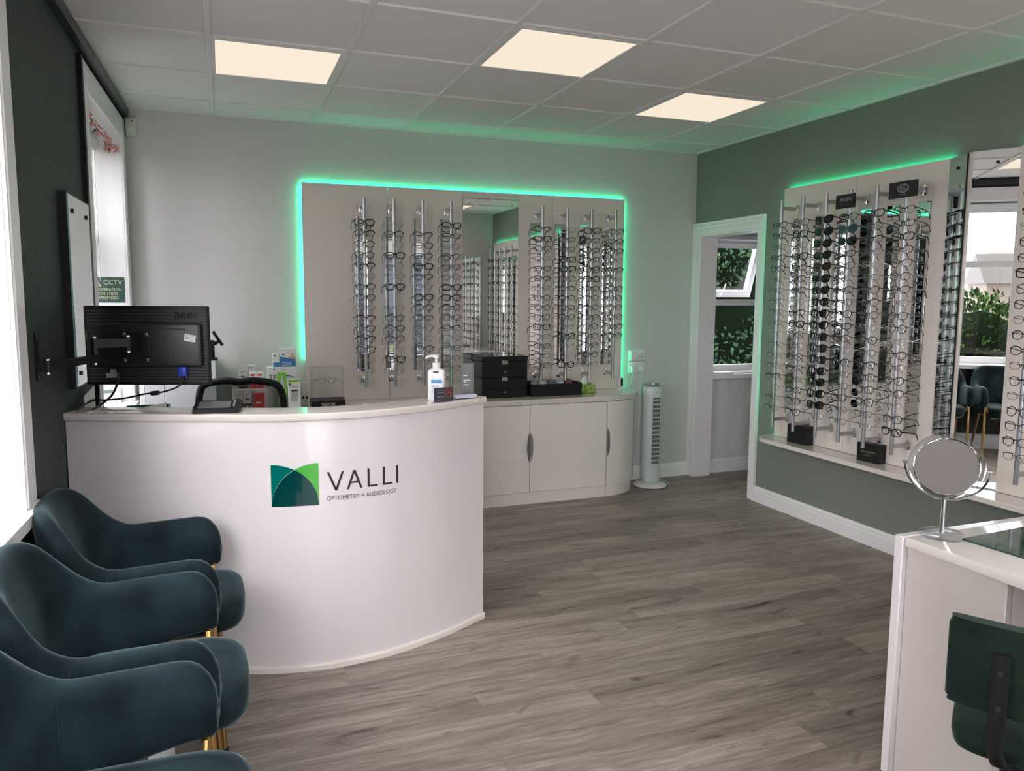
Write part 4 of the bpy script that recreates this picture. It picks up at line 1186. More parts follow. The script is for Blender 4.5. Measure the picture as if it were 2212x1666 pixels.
lb_ = (.868, -2.146, DTOP)
t = thing('leaflet_holder', 'clear stand of dark leaflets in front of the sanitizer bottle', 'leaflet holder', lb_, R(22))
MB().box(-.050, .050, -.014, .014, 0, .003).build('base', M_ACRYL, t)
MB().box(-.050, .050, -.014, -.012, .003, .056).build('front_sheet', M_ACRYL, t)
MB().box(-.047, .047, -.0105, -.002, .0035, .060).build('leaflets', mat('leaflet_navy', (.035, .035, .060), .5), t)
b = MB()
for k in range(16):
    a = 2 * PI * k / 16; r0, r1 = .016, .024 + .004 * (k % 2)
    cx, cz = .022, .040
    w = .0011
    b.face([(cx + math.cos(a) * r0 - math.sin(a) * w, -.0148, cz + math.sin(a) * r0 + math.cos(a) * w), (cx + math.cos(a) * r0 + math.sin(a) * w, -.0148, cz + math.sin(a) * r0 - math.cos(a) * w),
            (cx + math.cos(a) * r1 + math.sin(a) * w, -.0148, cz + math.sin(a) * r1 - math.cos(a) * w), (cx + math.cos(a) * r1 - math.sin(a) * w, -.0148, cz + math.sin(a) * r1 + math.cos(a) * w)])
tag(b.build('leaflet_burst', mat('burst_orange', (.55, .16, .07), .6), t), kind='stuff')
decal('leaflet_mark', mat('burst_red', (.30, .03, .05), .6), t, (.012, -.0146, .032), X, Z, .020, .015)
b = MB()
for k, (z, w) in enumerate(((.050, .030), (.040, .036), (.026, .034), (.022, .040), (.010, .022))): b.face([(-.042, -.0146, z), (-.042 + w, -.0146, z), (-.042 + w, -.0146, z + .0018), (-.042, -.0146, z + .0018)])
tag(b.build('leaflet_print', mat('print_pale', (.30, .32, .40), .6), t), kind='stuff')

ab = (.985, -2.032, DTOP)
t = thing('acrylic_sign_stand', 'clear acrylic sign stand on the tip of the reception counter', 'sign stand', ab, R(-8))
MB().box(-.055, .055, -.020, .020, 0, .004).build('base', M_ACRYL, t)
MB().box(-.053, .053, -.0035, -.001, .004, .150).build('front_sheet', M_ACRYL, t)
MB().box(-.053, .053, .001, .0035, .004, .150).build('rear_sheet', M_ACRYL, t)
MB().box(.000, .050, -.0006, .0006, .006, .147).build('insert', mat('insert_grey', (.20, .20, .205), .5), t)
MB().box(-.0525, -.049, -.0045, .0045, .004, .151).build('edge_strip', clear_mat('edge_green', (.35, .9, .6), .1, .5), t)
MB().box(.049, .0535, -.0045, .0045, .004, .151).build('edge_strip', clear_mat('edge_white', (.95, .95, .93), .3, .7), t)
b = MB()
for z, x0, w in ((.092, .008, .016), (.072, .008, .030), (.064, .008, .012), (.052, .008, .022)): b.face([(x0, -.0038, z), (x0 + w, -.0038, z), (x0 + w, -.0038, z + .004), (x0, -.0038, z + .004)])
tag(b.build('insert_print', M_WINK, t), kind='stuff')
cb = (.988, -2.078, DTOP)
t = thing('card_tray', 'low business card tray at the foot of the acrylic stand', 'card tray', cb, R(10))
MB().box(-.052, .052, -.014, .016, 0, .003).build('tray_base', M_BLACK, t)
MB().box(-.050, .050, -.012, .014, .0031, .017).build('cards', mat('card_lilac', (.56, .58, .70), .6), t)

# ------------------------------------------------------------------ behind the desk
t = thing('office_chair', 'black mesh-back office chair behind the reception desk', 'office chair', (.055, -.93, -.0), R(-14))
# back frame (front of chair faces -y: the sitter looks over the desk)
fw = .232
path = [(-fw * .93, .21, .50), (-fw, .205, .70), (-fw * .985, .20, .86), (-fw * .90, .19, .935), (-fw * .70, .18, .962), (-fw * .3, .172, .975), (0, .170, .968), (fw * .3, .172, .975), (fw * .70, .18, .962), (fw * .90, .19, .935), (fw * .985, .20, .86), (fw, .205, .70), (fw * .93, .21, .50)]
bf = MB().tube(spline(path, 3), .020, 10, flat=(.75, 1.0)).build('back_frame', M_BLACK, t, 60)
MB().tube([(-fw * .93, .21, .50), (0, .20, .485), (fw * .93, .21, .50)], .018, 8).build('lower_rail', M_BLACK, t)
m = bpy.data.materials.new('black_mesh_fabric'); m.use_nodes = True; nt = m.node_tree; bs_ = nt.nodes['Principled BSDF']
bs_.inputs['Base Color'].default_value = (.012, .012, .013, 1); bs_.inputs['Roughness'].default_value = .7
bs_.inputs['Alpha'].default_value = .62
def meshback(u, v):
    x = (u - .5) * 2 * fw * .95; z = .50 + v * .455
    z = min(z, .958 - .10 * max(0, (abs(x) / fw - .62) / .38) ** 2)
    return (x, .190 - .018 * math.cos(x / fw * PI / 2) + (1 - v) * .012, z)
MB().grid(meshback, 14, 10).build('mesh_back', m, t)
MB().rings([rrect(.235, .23, .435), rrect(.245, .24, .450), rrect(.245, .24, .475), rrect(.22, .215, .495)]).build('seat', M_BLACKM, t, 50)
MB().cyl((0, 0, .08), (0, 0, .435), .028, 16).build('column', M_BLACK, t)
MB().tube([(0, .12, .432), (0, .24, .44), (0, .232, .52), (0, .205, .60)], .018, 8).build('back_spine', M_BLACK, t)
for k in range(5):
    a = 2 * PI * k / 5 + .3; c, s_ = math.cos(a), math.sin(a)
    sp_ = MB().tube([(0, 0, .085), (c * .27, s_ * .27, .062)], [.022, .015], 8).build('base_spoke', M_BLACK, t)
    MB().cyl((c * .27 - s_ * .012, s_ * .27 + c * .012, .026), (c * .27 + s_ * .012, s_ * .27 - c * .012, .026), .026, 14).build('castor', M_BLACK, sp_)
for sg in (-1, 1):
    MB().tube([(sg * .235, .03, .455), (sg * .275, .03, .50), (sg * .275, .03, .64)], .012, 8).build('arm_post', M_BLACK, t)
    MB().box(sg * .275 - .03, sg * .275 + .03, -.10, .12, .64, .665, .010, 2).build('arm_pad', M_BLACK, t)

wc = (-.225, -.165, 0)
t = thing('white_cupboard', 'plain white cupboard in the corner by the far window', 'cupboard', wc)
MB(wc).box(-.420, -.030, -.300, -.006, 0, 1.050, .002, 1).build('carcass', mat('white_laminate', (.70, .72, .74), .35), t)
for xa, xb in ((-.419, -.318), (-.3155, -.031)): MB(wc).box(xa, xb, -.319, -.3005, .01, 1.046, .0015, 1).build('door', MATS['white_laminate'], t)
MB(wc).box(-.452, -.424, -.300, -.275, 0, .94, .003, 1).build('conduit', M_WHITEP, t)
tb_ = (-.030, -.23, 1.051)
t = thing('till_display', 'black till unit with tilted customer display beside the monitor', 'till', (-.062, -.24, 1.0505))
MB().box(-.035, .045, -.055, .055, 0, .012, .003, 1).build('base', M_BLACK, t)
MB().box(-.020, .030, -.040, .040, .012, .120, .005, 2).build('housing', M_BLACK, t)
MB().tube([(.030, 0, .095), (.045, 0, .108), (.052, 0, .112)], .010, 8).build('neck', M_BLACK, t)
b = MB(); d_ = Vector((.050, 0, -.082)).normalized(); n_ = Vector((d_.z, 0, -d_.x)) * -1
c0 = Vector((.050, 0, .132))
ring = lambda off: [c0 + d_ * a + n_ * off + Vector((0, yy_, 0)) for a, yy_ in ((-.048, -.062), (.048, -.062), (.048, .062), (-.048, .062))]
b.hexa(ring(-.008), ring(.008)); b.build('display', M_BLACK, t)
b = MB(); b.hexa([c0 + d_ * a + n_ * .0082 + Vector((0, y_, 0)) for a, y_ in ((-.044, -.058), (.044, -.058), (.044, .058), (-.044, .058))], [c0 + d_ * a + n_ * .0090 + Vector((0, y_, 0)) for a, y_ in ((-.044, -.058), (.044, -.058), (.044, .058), (-.044, .058))])
b.build('display_glass', mat('display_glass', (.02, .02, .025), .08), t)

th = (-.615, -.178, .8065)
t = thing('thermostat', 'white thermostat with grey screen propped on the far window sill', 'thermostat', th)
b = MB(th); b.hexa([(-.662, -.192, .8068), (-.566, -.192, .8068), (-.566, -.178, .8068), (-.662, -.178, .8068)], [(-.662, -.180, .895), (-.566, -.180, .895), (-.566, -.166, .895), (-.662, -.166, .895)]); b.build('case', M_WHITEP, t)
decal('lcd', mat('lcd_grey', (.20, .24, .23), .3), t, Vector((-.655, -.1860, .862)) - Vector(th), X, (0, .13, .99), .050, .020)
decal('logo_mark', M_GREYINK, t, Vector((-.598, -.1922, .812)) - Vector(th), X, (0, .13, .99), .018, .003)

pr = (-.30, -1.70, .735)
t = thing('printer', 'white desktop printer on the inner desk behind the counter', 'printer', pr)
MB().box(-.13, .13, -.12, .12, .0005, .205, .012, 2).build('printer_body', M_WHITEP, t)
MB().box(-.10, .10, -.124, -.1205, .05, .09).build('paper_slot', M_GREYP, t)
gt_ = (-.285, -1.715, .9405)
t = thing('green_tray', 'green letter tray lying on the printer behind the counter', 'tray', gt_)
gm = mat('tray_green', (.0, .16, .075), .4)
MB().box(-.085, .085, -.06, .06, 0, .004).build('tray_floor', gm, t)
for a in ((-.085, -.081, -.06, .06), (.081, .085, -.06, .06), (-.081, .081, .056, .06), (-.081, .081, -.06, -.056)): MB().box(a[0], a[1], a[2], a[3], .004, .042).build('tray_side', gm, t)
MB().hexa([(-.02, -.04, .004), (.07, -.04, .004), (.07, .05, .004), (-.02, .05, .004)], [(-.02, -.04, .030), (.07, -.04, .046), (.07, .05, .050), (-.02, .05, .034)]).build('papers', M_PAPER, t)

# ------------------------------------------------------------------ products along the back worktop
def carton(name, label, x0, x1, y0, y1, z0, z1, m, rz=0.):
    bx_ = ((x0 + x1) / 2, (y0 + y1) / 2, z0)
    t = thing(name, label, 'box', bx_, rz, 'product boxes behind the reception desk')
    MB(bx_).box(x0, x1, y0, y1, z0, z1, .0008, 1).build('carton', m, t)
    return t, (x1 - x0), (y0 - (y0 + y1) / 2) - .0006, z1 - z0
M_LG = mat('carton_grey', (.58, .58, .56), .5); M_RED = mat('carton_red', (.62, .035, .025), .5); M_LIME = mat('carton_lime', (.22, .52, .06), .5); M_BLUE = mat('carton_blue', (.04, .20, .48), .5)
M_TXT = mat('print_olive', (.06, .075, .035), .6)
# the eye-lid boxes stand on a low white stand so that their tops show over the chair
sb_ = (.20, -.20, CT)
t = thing('product_riser', 'low white riser carrying the small product boxes', 'riser', sb_)
MB(sb_).box(.06, .270, -.285, -.10, CT + .0005, CT + .130, .002, 1).build('riser_block', M_WHITEP, t)
RZ = CT + .1305
def lidbox(label, x0, z0, y0):
    t, w, fy, h = carton('eyelid_care_box', label, x0, x0 + .049, y0, y0 + .035, z0, z0 + .132, M_LG)
    decal('black_panel', M_INK, t, (-w / 2 + .0008, fy, .001), X, Z, w - .0016, .046)
    text('lettering', 'LID', M_WINK, t, (-.019, fy - .0004, .016), X, Z, .036, .018)
    b = MB(); 
    for k in range(10):
        a0, a1 = -1 + k * .2, -.8 + k * .2
        f = lambda a: .072 + .008 * (1 - a * a); g = lambda a: .072 - .005 * (1 - a * a)
        b.face([(a0 * .016, fy - .0004, g(a0)), (a1 * .016, fy - .0004, g(a1)), (a1 * .016, fy - .0004, f(a1)), (a0 * .016, fy - .0004, f(a0))])
    tag(b.build('eye_print', M_GREYINK, t), kind='stuff')
    b = MB(); b.face([(-.016, fy - .0004, .092), (.014, fy - .0004, .108), (.015, fy - .0004, .112), (-.012, fy - .0004, .098)]); b.build('brow_print', M_GREYINK, t)
lidbox('grey and black eyelid care box at the left of the products', .100, RZ, -.235)
lidbox('front left grey and black eyelid care box behind the chair mesh', .068, CT + .0005, -.33)
lidbox('front right grey and black eyelid care box behind the chair mesh', .120, CT + .0005, -.33)
t, w, fy, h = carton('ear_spray_box', 'white ear spray box standing behind the red boxes', .152, .202, -.19, -.145, RZ, RZ + .139, M_PAPER)
text('lettering', 'Earol', M_INK, t, (-.020, fy - .0004, h - .020), X, Z, .038, .013)
for i, x0 in enumerate((.163, .206)):
    t, w, fy, h = carton('drops_box', '%s of the two white and red eye drop boxes' % ('left' if i == 0 else 'right'), x0, x0 + .040, -.262, -.225, RZ, RZ + .101, M_PAPER)
    b = MB(); b.face([(-w / 2 + .0006, fy - .0002, .001), (w / 2 - .0006, fy - .0002, .001), (w / 2 - .0006, fy - .0002, .056), (-w / 2 + .0006, fy - .0002, .046)]); b.build('red_panel', M_RED, t)
    b = MB(); b.lathe([(.0001, -.0006), (.008, -.0006), (.008, 0)], (-.006, fy - .0004, .054), 16, 'y'); b.build('dot_print', mat('print_darkred', (.25, .01, .012), .5), t)
    decal('red_print', M_RED, t, (-.013, fy - .0004, .078), X, Z, .024, .012)
t, w, fy, h = carton('red_pack', 'red eye care pack low behind the chair mesh', .185, .245, -.345, -.31, CT + .0005, CT + .11, M_RED)
decal('white_print', M_WINK, t, (-.02, fy - .0004, .045), X, Z, .03, .012)
t, w, fy, h = carton('tea_tree_box', 'wide white tea tree box beside the green display board', .274, .452, -.20, -.14, CT + .0005, .992, M_PAPER)
text('lettering', 'TEA', M_TXT, t, (-w / 2 + .008, fy - .0004, h - .075), X, Z, .075, .026)
text('lettering', 'TREE', M_TXT, t, (-w / 2 + .008, fy - .0004, h - .108), X, Z, .085, .026)
decal('dark_square', M_INK, t, (-w / 2 + .036, fy - .0004, h - .018), X, Z, .009, .009)
text('lettering', 'OPTASE', M_GREYINK, t, (-w / 2 + .082, fy - .0004, h - .022), X, Z, .036, .008)
b = MB()
for k in range(8):
    a, c = k / 8, (k + 1) / 8
    f = lambda q: h - .046 - .030 * q * q
    b.face([(-.010 + .098 * a, fy - .0005, f(a) - .012 * (1 - a)), (-.010 + .098 * c, fy - .0005, f(c) - .012 * (1 - c)), (-.010 + .098 * c, fy - .0005, f(c)), (-.010 + .098 * a, fy - .0005, f(a))])
b.build('green_swash', mat('swash_green', (.03, .22, .05), .5), t)
t, w, fy, h = carton('eye_mask_box', 'blue and white eye mask box on top of the tea tree box', .352, .450, -.195, -.150, .9925, 1.108, M_PAPER)
b = MB(); b.face([(-w / 2 + .0006, fy - .0002, .0005), (w / 2 - .0006, fy - .0002, .0005), (w / 2 - .0006, fy - .0002, .046), (-w / 2 + .0006, fy - .0002, .066)]); b.build('blue_panel', M_BLUE, t)
b = MB(); b.face([(.000, fy - .0003, .060), (w / 2 - .001, fy - .0003, .047), (w / 2 - .001, fy - .0003, .062), (.012, fy - .0003, .066)]); b.build('orange_print', mat('print_orange', (.62, .38, .08), .6), t)
for sx in (-1, 1):
    b = MB()
    for k in range(6):
        a0, a1 = -1 + k / 3, -1 + (k + 1) / 3
        b.face([(sx * .028 + a0 * .010, fy - .0004, .076 - .002 * (1 - a0 * a0)), (sx * .028 + a1 * .010, fy - .0004, .076 - .002 * (1 - a1 * a1)), (sx * .028 + a1 * .010, fy - .0004, .076 + .006 * (1 - a1 * a1)), (sx * .028 + a0 * .010, fy - .0004, .076 + .006 * (1 - a0 * a0))])
    b.build('eye_print', M_GREYINK, t)
b = MB()
for k in range(3): b.face([(-.036, fy - .0005, .010 + k * .007), (.020, fy - .0005, .010 + k * .007), (.020, fy - .0005, .0125 + k * .007), (-.036, fy - .0005, .0125 + k * .007)])
tag(b.build('white_print', M_WINK, t), kind='stuff')
t, w, fy, h = carton('eye_drop_carton', 'narrow white and blue carton beside the eye mask box', .310, .349, -.195, -.155, .9925, 1.078, M_PAPER)
decal('blue_panel', M_BLUE, t, (-w / 2 + .0006, fy - .0003, .001), X, Z, w - .0012, .028)
decal('dark_print', M_INK, t, (-.014, fy - .0003, .068), X, Z, .010, .008)
t, w, fy, h = carton('green_spray_box', 'lime green box with a bottle picture', .330, .383, -.262, -.222, CT + .0005, .962, M_LIME)
b = MB(); b.face([(-.011, fy - .0004, .10), (.011, fy - .0004, .10), (.011, fy - .0004, .172), (.004, fy - .0004, .195), (.004, fy - .0004, .210), (-.004, fy - .0004, .210), (-.004, fy - .0004, .195), (-.011, fy - .0004, .172)]); b.build('bottle_print', mat('print_paleblue', (.50, .58, .60), .5), t)
t, w, fy, h = carton('theal_box', 'white and green eye drop box with bottle picture at the right', .391, .466, -.275, -.230, CT + .0005, .918, M_PAPER)
decal('green_top', M_LIME, t, (-w / 2 + .0006, fy - .0003, h - .016), X, Z, w - .0012, .015)
text('lettering', 'THEALOZ', M_GREYINK, t, (-.024, fy - .0004, .128), X, Z, .046, .008)
b = MB(); b.face([(-.020, fy - .0004, .045), (.016, fy - .0004, .040), (.022, fy - .0004, .112), (-.020, fy - .0004, .112)]); b.build('bottle_print', mat('print_shade', (.42, .43, .45), .5), t)
decal('bottle_cap_print', M_INK, t, (-.020, fy - .0005, .104), X, Z, .042, .010)
b = MB(); b.lathe([(.004, -.0004), (.009, -.0004), (.009, 0), (.004, 0)], (-.026, fy - .0003, .150), 16, 'y'); b.build('target_print', mat('print_green', (.05, .35, .09), .5), t)
for i, x in enumerate((.484, .507)):
    bb = (x, -.262, CT + .0005)
    t = thing('spray_bottle', '%s small clear spray bottle beside the glass display case' % ('left' if i == 0 else 'right'), 'bottle', bb, 0, 'small clear spray bottles')
    MB().rings([rrect(.010, .010, 0, .6, 16), rrect(.0105, .0105, .045, .6, 16), rrect(.006, .006, .052, 1, 16)]).build('bottle_body', M_ACRYL, t)
    MB().cyl((0, 0, .052), (0, 0, .068), .0075, 14).build('spray_head', M_BLACK, t)
    MB().cyl((0, 0, .0685), (0, 0, .092), .0088, 14).build('cap', M_ACRYL, t)
t, w, fy, h = carton('cream_carton', 'small cream carton behind the spray bottles', .478, .512, -.215, -.19, CT + .0005, CT + .152, mat('carton_cream', (.66, .64, .58), .5))

# glass case with one pair of spectacles
fb = (.634, -.262, CT + .0005)
t = thing('display_case', 'clear acrylic display case on a black plinth, lettered in white', 'display case', fb, R(-2))
MB().box(-.105, .105, -.085, .085, 0, .045, .002, 1).build('plinth', M_BLACK, t)
for nm, a in (('case_wall', (-.100, .100, -.081, -.078)), ('case_wall', (-.100, .100, .078, .081)), ('case_wall', (-.100, -.097, -.078, .078)), ('case_wall', (.097, .100, -.078, .078))):
    MB().box(a[0], a[1], a[2], a[3], .0455, .252).build(nm, M_ACRYL, t)
MB().box(-.1005, .1005, -.0815, .0815, .2525, .2555).build('case_lid', M_ACRYL, t)
text('lettering', 'FLEXON', M_WINK, t, (-.040, -.0858, .014), X, Z, .078, .018)
decal('small_print', M_WINK, t, (-.040, -.0858, .007), X, Z, .072, .003)
MB().cyl((.085, .02, .0455), (.085, .02, .165), .0025, 8).build('holder_pin', M_ACRYL, t)
MB().cyl((.085, .02, .165), (.02, .02, .165), .002, 8).build('holder_pin', M_ACRYL, t)
glasses('wire', 'gunmetal', 'thin wire glasses floating inside the acrylic display case', (.634, -.262, CT + .162), R(4), 'glasses in the display case')

# ------------------------------------------------------------------ on the back worktop, right of the desk
bb = (1.852, -.155, CT + .0005)
t = thing('eyewear_chest', 'black leatherette chest of drawers with steel latches and glass lid', 'chest', bb)
cw, cd = .170, .105
for k, (z0, z1) in enumerate(((0, .140), (.142, .255))):
    MB().box(-cw, cw, -cd + .004, cd, z0, z1, .003, 1).build('case', M_LEATHER, t)
MB().box(-cw - .002, cw + .002, -cd + .002, cd + .001, .2555, .288, .003, 1).build('lid', M_LEATHER, t)
MB().box(-cw + .03, cw - .03, -cd + .03, cd - .02, .2885, .2895).build('lid_glass', mat('lid_glass', (.05, .05, .055), .05, spec=.8), t)
for z0, z1, latch in ((.006, .062, False), (.066, .136, True), (.148, .205, False), (.209, .252, True)):
    d = MB().box(-cw + .004, cw - .004, -cd, -cd + .0035, z0, z1, .001, 1).build('drawer', M_LEATHER, t)
    if latch:
        MB().box(-.021, .021, -cd - .006, -cd - .0003, z1 - .018, z1 + .010, .002, 1).build('latch', mat('latch_steel', (.42, .38, .34), .35, metal=1.), d)
    else:
        MB().lathe([(.0001, -.008), (.005, -.007), (.006, -.003), (.003, 0)], (.0, -cd - .0003, (z0 + z1) / 2 + .006), 12, 'y').build('knob', M_CHROME, d)

tb2 = (2.245, -.175, CT + .0005)
t = thing('black_tray', 'black open tray of folded lens cloths on the back worktop', 'tray', tb2)
MB().box(-.195, .195, -.105, .105, 0, .005).build('tray_floor', M_BLACKM, t)
for a in ((-.195, .195, -.105, -.099), (-.195, .195, .099, .105), (-.195, -.189, -.099, .099), (.189, .195, -.099, .099)): MB().box(a[0], a[1], a[2], a[3], .0052, .088, .001, 1).build('tray_side', M_LEATHER, t)
rr = random.Random(3)
for k, (nm, col) in enumerate((('grey folded lens cloth at the tray\'s left corner', (.38, .37, .36)), ('cream folded lens cloth in the black tray', (.60, .59, .52)), ('dark mauve folded lens cloth in the black tray', (.20, .19, .22)), ('pale blue folded lens cloth in the black tray', (.52, .60, .68)), ('brown folded lens cloth at the tray\'s right end', (.22, .11, .09)))):
    x = -.138 + k * .069
    loc = (tb2[0] + x, tb2[1] + rr.uniform(-.01, .02), tb2[2] + .0055)
    b = MB(); rings = []
    for q, (f, z) in enumerate(((1.0, 0), (1.05, .03), (1., .065), (.75, .086), (.3, .094))):
        rings.append([(.029 * f * math.cos(2 * PI * j / 14) * (1 + .15 * math.sin(3 * j + k)), .062 * f * math.sin(2 * PI * j / 14) * (1 + .10 * math.cos(2 * j + k)), z * (1 + .08 * math.sin(j * 2 + k)) if q else 0) for j in range(14)])
    o = b.rings(rings).build('lens_cloth', mat('cloth_%d' % k, col, .8), None, 60); o.location = loc
    tag(o, nm, 'lens cloth', 'folded lens cloths in the black tray')

tb3 = (2.515, -.165, CT + .0005)
t = thing('tissue_box', 'green patterned tissue box with a white tissue pulled up', 'tissue box', tb3)
MB().box(-.062, .062, -.055, .055, 0, .062, .002, 1).build('carton', mat('tissue_green', (.20, .33, .04), .55, var=(38, (.42, .55, .20), .50, .60)), t)
rings = [[(.030 * math.cos(2 * PI * j / 12) * f * (1 + .2 * math.sin(j * 2.1)), .012 * math.sin(2 * PI * j / 12) * f, z) for j in range(12)] for f, z in ((1., .0622), (1.1, .080), (.8, .098), (.45, .112), (.1, .122))]
MB().rings(rings).build('tissue', M_PAPER, t, 60)
cb2 = (2.842, -.118, CT + .0005)
t = thing('small_camera', 'small white indoor camera with a black face on the back worktop', 'camera', cb2, R(20))
MB().lathe([(.024, 0), (.025, .006), (.020, .012), (.006, .016), (.006, .022)], (0, 0, 0), 20).build('foot', M_WHITEP, t)
MB().box(-.020, .020, -.016, .016, .022, .098, .008, 3).build('body', M_WHITEP, t)
MB().box(-.013, .013, -.0175, -.0162, .032, .088, .0005, 1).build('face', M_BLACK, t)

# tower fan
fb = (3.072, -.205, 0)
t = thing('tower_fan', 'white tower fan with grey louvres between cabinet and doorway', 'tower fan', fb)
MB().lathe([(.118, 0), (.128, .004), (.126, .012), (.10, .022), (.055, .030), (.045, .034)], (0, 0, 0), 40).build('foot', M_WHITEP, t, 50)
def fanring(w, d, z, n=28): return [(w * math.copysign(abs(math.cos(2 * PI * k / n)) ** .75, math.cos(2 * PI * k / n)), d * math.copysign(abs(math.sin(2 * PI * k / n)) ** .75, math.sin(2 * PI * k / n)), z) for k in range(n)]
MB().rings([fanring(.066, .062, .034), fanring(.068, .064, .06), fanring(.070, .066, .70), fanring(.072, .067, .745), fanring(.070, .060, .768)]).build('column', mat('fan_white', (.62, .66, .68), .35), t, 40)
MB().rings([[(x, y * .9, z + .018 * (1 - (x / .07) ** 2) * 0 + (.016 if y > 0 else 0)) for x, y, z in fanring(.066 * f, .058 * f, .768 + h)] for f, h in ((1., .0005), (.9, .004), (.2, .004))]).build('control_top', M_GREYP, t, 40)
MB().lathe([(.012, 0), (.012, .012), (.008, .015)], (0, -.01, .782), 16).build('control_knob', M_WHITEP, t)
MB().box(-.032, .032, -.0672, -.0655, .175, .690).build('grille_backing', mat('grille_dark', (.08, .085, .09), .6), t)
b = MB()
for k in range(16): b.box(-.034, .034, -.0712, -.0675, .172 + k * .0330, .180 + k * .0330)
tag(b.build('grille_bars', MATS['fan_white'], t), kind='stuff')
b = MB()
for k in range(7): b.box(-.030 + k * .0095, -.0275 + k * .0095, -.0695, -.0674, .178, .690)
tag(b.build('grille_louvres', mat('louvre_grey', (.32, .34, .35), .5), t), kind='stuff')
decal('maker_mark', M_GREYP, t, (-.012, -.0672, .722), X, Z, .024, .005)
cab('fan_cable', 'white cable curling around the foot of the tower fan', [(3.10, -.055, .006), (3.18, -.06, .006), (3.225, -.12, .006), (3.225, -.22, .006), (3.19, -.29, .006)], .0035, M_WHITEP)

# sockets and plugs on the back wall
for i, (z0, lab) in enumerate(((.945, 'upper white double socket on the back wall'), (.852, 'lower white double socket on the back wall'))):
    sb2 = (3.045, -.001, z0)
    t = thing('wall_socket', lab, 'socket', sb2, 0, 'double sockets beside the LED board')
    MB(sb2).box(2.972, 3.118, -.012, -.001, z0, z0 + .086, .003, 2).build('face_plate', M_WHITEP, t)
    for x in (3.01, 3.082):
        for dx, dz in ((0, .052), (-.011, .032), (.011, .032)): MB(sb2).box(x + dx - .003, x + dx + .003, -.0126, -.0121, z0 + dz - .004, z0 + dz + .004).build('socket_hole', M_BLACKM, t)
    for x in (3.03, 3.06): MB(sb2).box(x - .005, x + .005, -.0150, -.0121, z0 + .064, z0 + .078, .001, 1).build('rocker', M_WHITEP, t)
pa = (2.99, -.013, .955)
t = thing('led_adaptor', 'white plug-in adaptor for the light strip in the upper socket', 'plug', pa)
MB(pa).box(2.972, 3.020, -.048, -.0155, .952, 1.022, .004, 2).build('adaptor_body', M_WHITEP, t)
pa = (3.01, -.013, .855)
t = thing('wall_plug', 'white plug with hanging cable in the left of the lower socket', 'plug', pa)
MB(pa).box(2.985, 3.028, -.045, -.0155, .858, .906, .004, 2).build('plug_body', M_WHITEP, t)
MB(pa).tube(spline([(3.006, -.030, .858), (3.004, -.024, .83), (2.990, -.02, .78), (2.975, -.02, .746)], 5), .0022, 6).build('cord', M_WHITEP, t)
pa = (3.085, -.013, .855)
t = thing('wall_plug', 'white round plug with cable running down to the tower fan', 'plug', pa)
MB(pa).lathe([(.0001, -.034), (.018, -.032), (.021, -.0155)], (3.085, 0, .884), 18, 'y').build('plug_body', M_WHITEP, t)
MB(pa).tube(spline([(3.085, -.028, .866), (3.083, -.026, .83), (3.075, -.022, .72), (3.07, -.02, .45), (3.06, -.022, .15)], 5), .0028, 6).build('cord', M_WHITEP, t)

# ------------------------------------------------------------------ green wall: boxes on the shelf, brand cards
def shelfbox(label, y, w, h, rz):
    bb = (XR - .075, y, .5145)
    t = thing('eyewear_box', label, 'box', bb, rz, 'black boxes on the long shelf')
    MB().box(-.030, .030, -w / 2, w / 2, 0, h, .001, 1).build('carton', M_LEATHER, t)
    return t
shelfbox('plain black box on the long shelf under the third rod', -1.330, .160, .118, R(4))
t = shelfbox('black box with gold maker lettering on the long shelf', -1.895, .142, .105, R(6))
NY = (0, -1, 0)
gold = mat('gold_print', (.45, .36, .20), .4, metal=.5)
text('lettering', 'TED BAKER', gold, t, (-.0306, .050, .052), NY, Z, .100, .011)
text('lettering', 'LONDON', gold, t, (-.0306, .022, .036), NY, Z, .044, .005)
def card(label, y, z, w, h, rz=0.):
    bb = (XR - .1795, y, z)
    t = thing('brand_card', label, 'brand card', bb, rz, 'black brand cards on the rods')
    MB().box(-.0015, .0015, -w / 2, w / 2, 0, h).build('card', M_BLACKM, t)
    return t
t = card('black brand card at the top of the fourth green-wall rod', -1.712, 1.952, .142, .078)
text('lettering', 'JENSEN', mat('print_silver', (.42, .42, .42), .5), t, (-.0021, .040, .034), NY, Z, .080, .026)
text('lettering', 'EYEWEAR', mat('print_dim', (.12, .12, .12), .5), t, (-.0021, .026, .018), NY, Z, .052, .006)
t = card('black card with an oval badge at the top of the sixth rod', -2.098, 1.966, .178, .084)
b = MB()
for k in range(32):
    a, c = 2 * PI * k / 32, 2 * PI * (k + 1) / 32
    b.face([(-.0021, -.036 * math.cos(a), .048 + .021 * math.sin(a)), (-.0021, -.036 * math.cos(c), .048 + .021 * math.sin(c)), (-.0021, -.032 * math.cos(c), .048 + .0175 * math.sin(c)), (-.0021, -.032 * math.cos(a), .048 + .0175 * math.sin(a))])
b.build('badge_oval', MATS['print_silver'], t)
text('lettering', 'LAND-', MATS['print_silver'], t, (-.0021, .024, .049), NY, Z, .040, .011)
text('lettering', '-ROVER', MATS['print_silver'], t, (-.0021, .020, .036), NY, Z, .044, .011)
text('lettering', 'EYEWEAR', MATS['print_silver'], t, (-.0021, .016, .014), NY, Z, .034, .005)

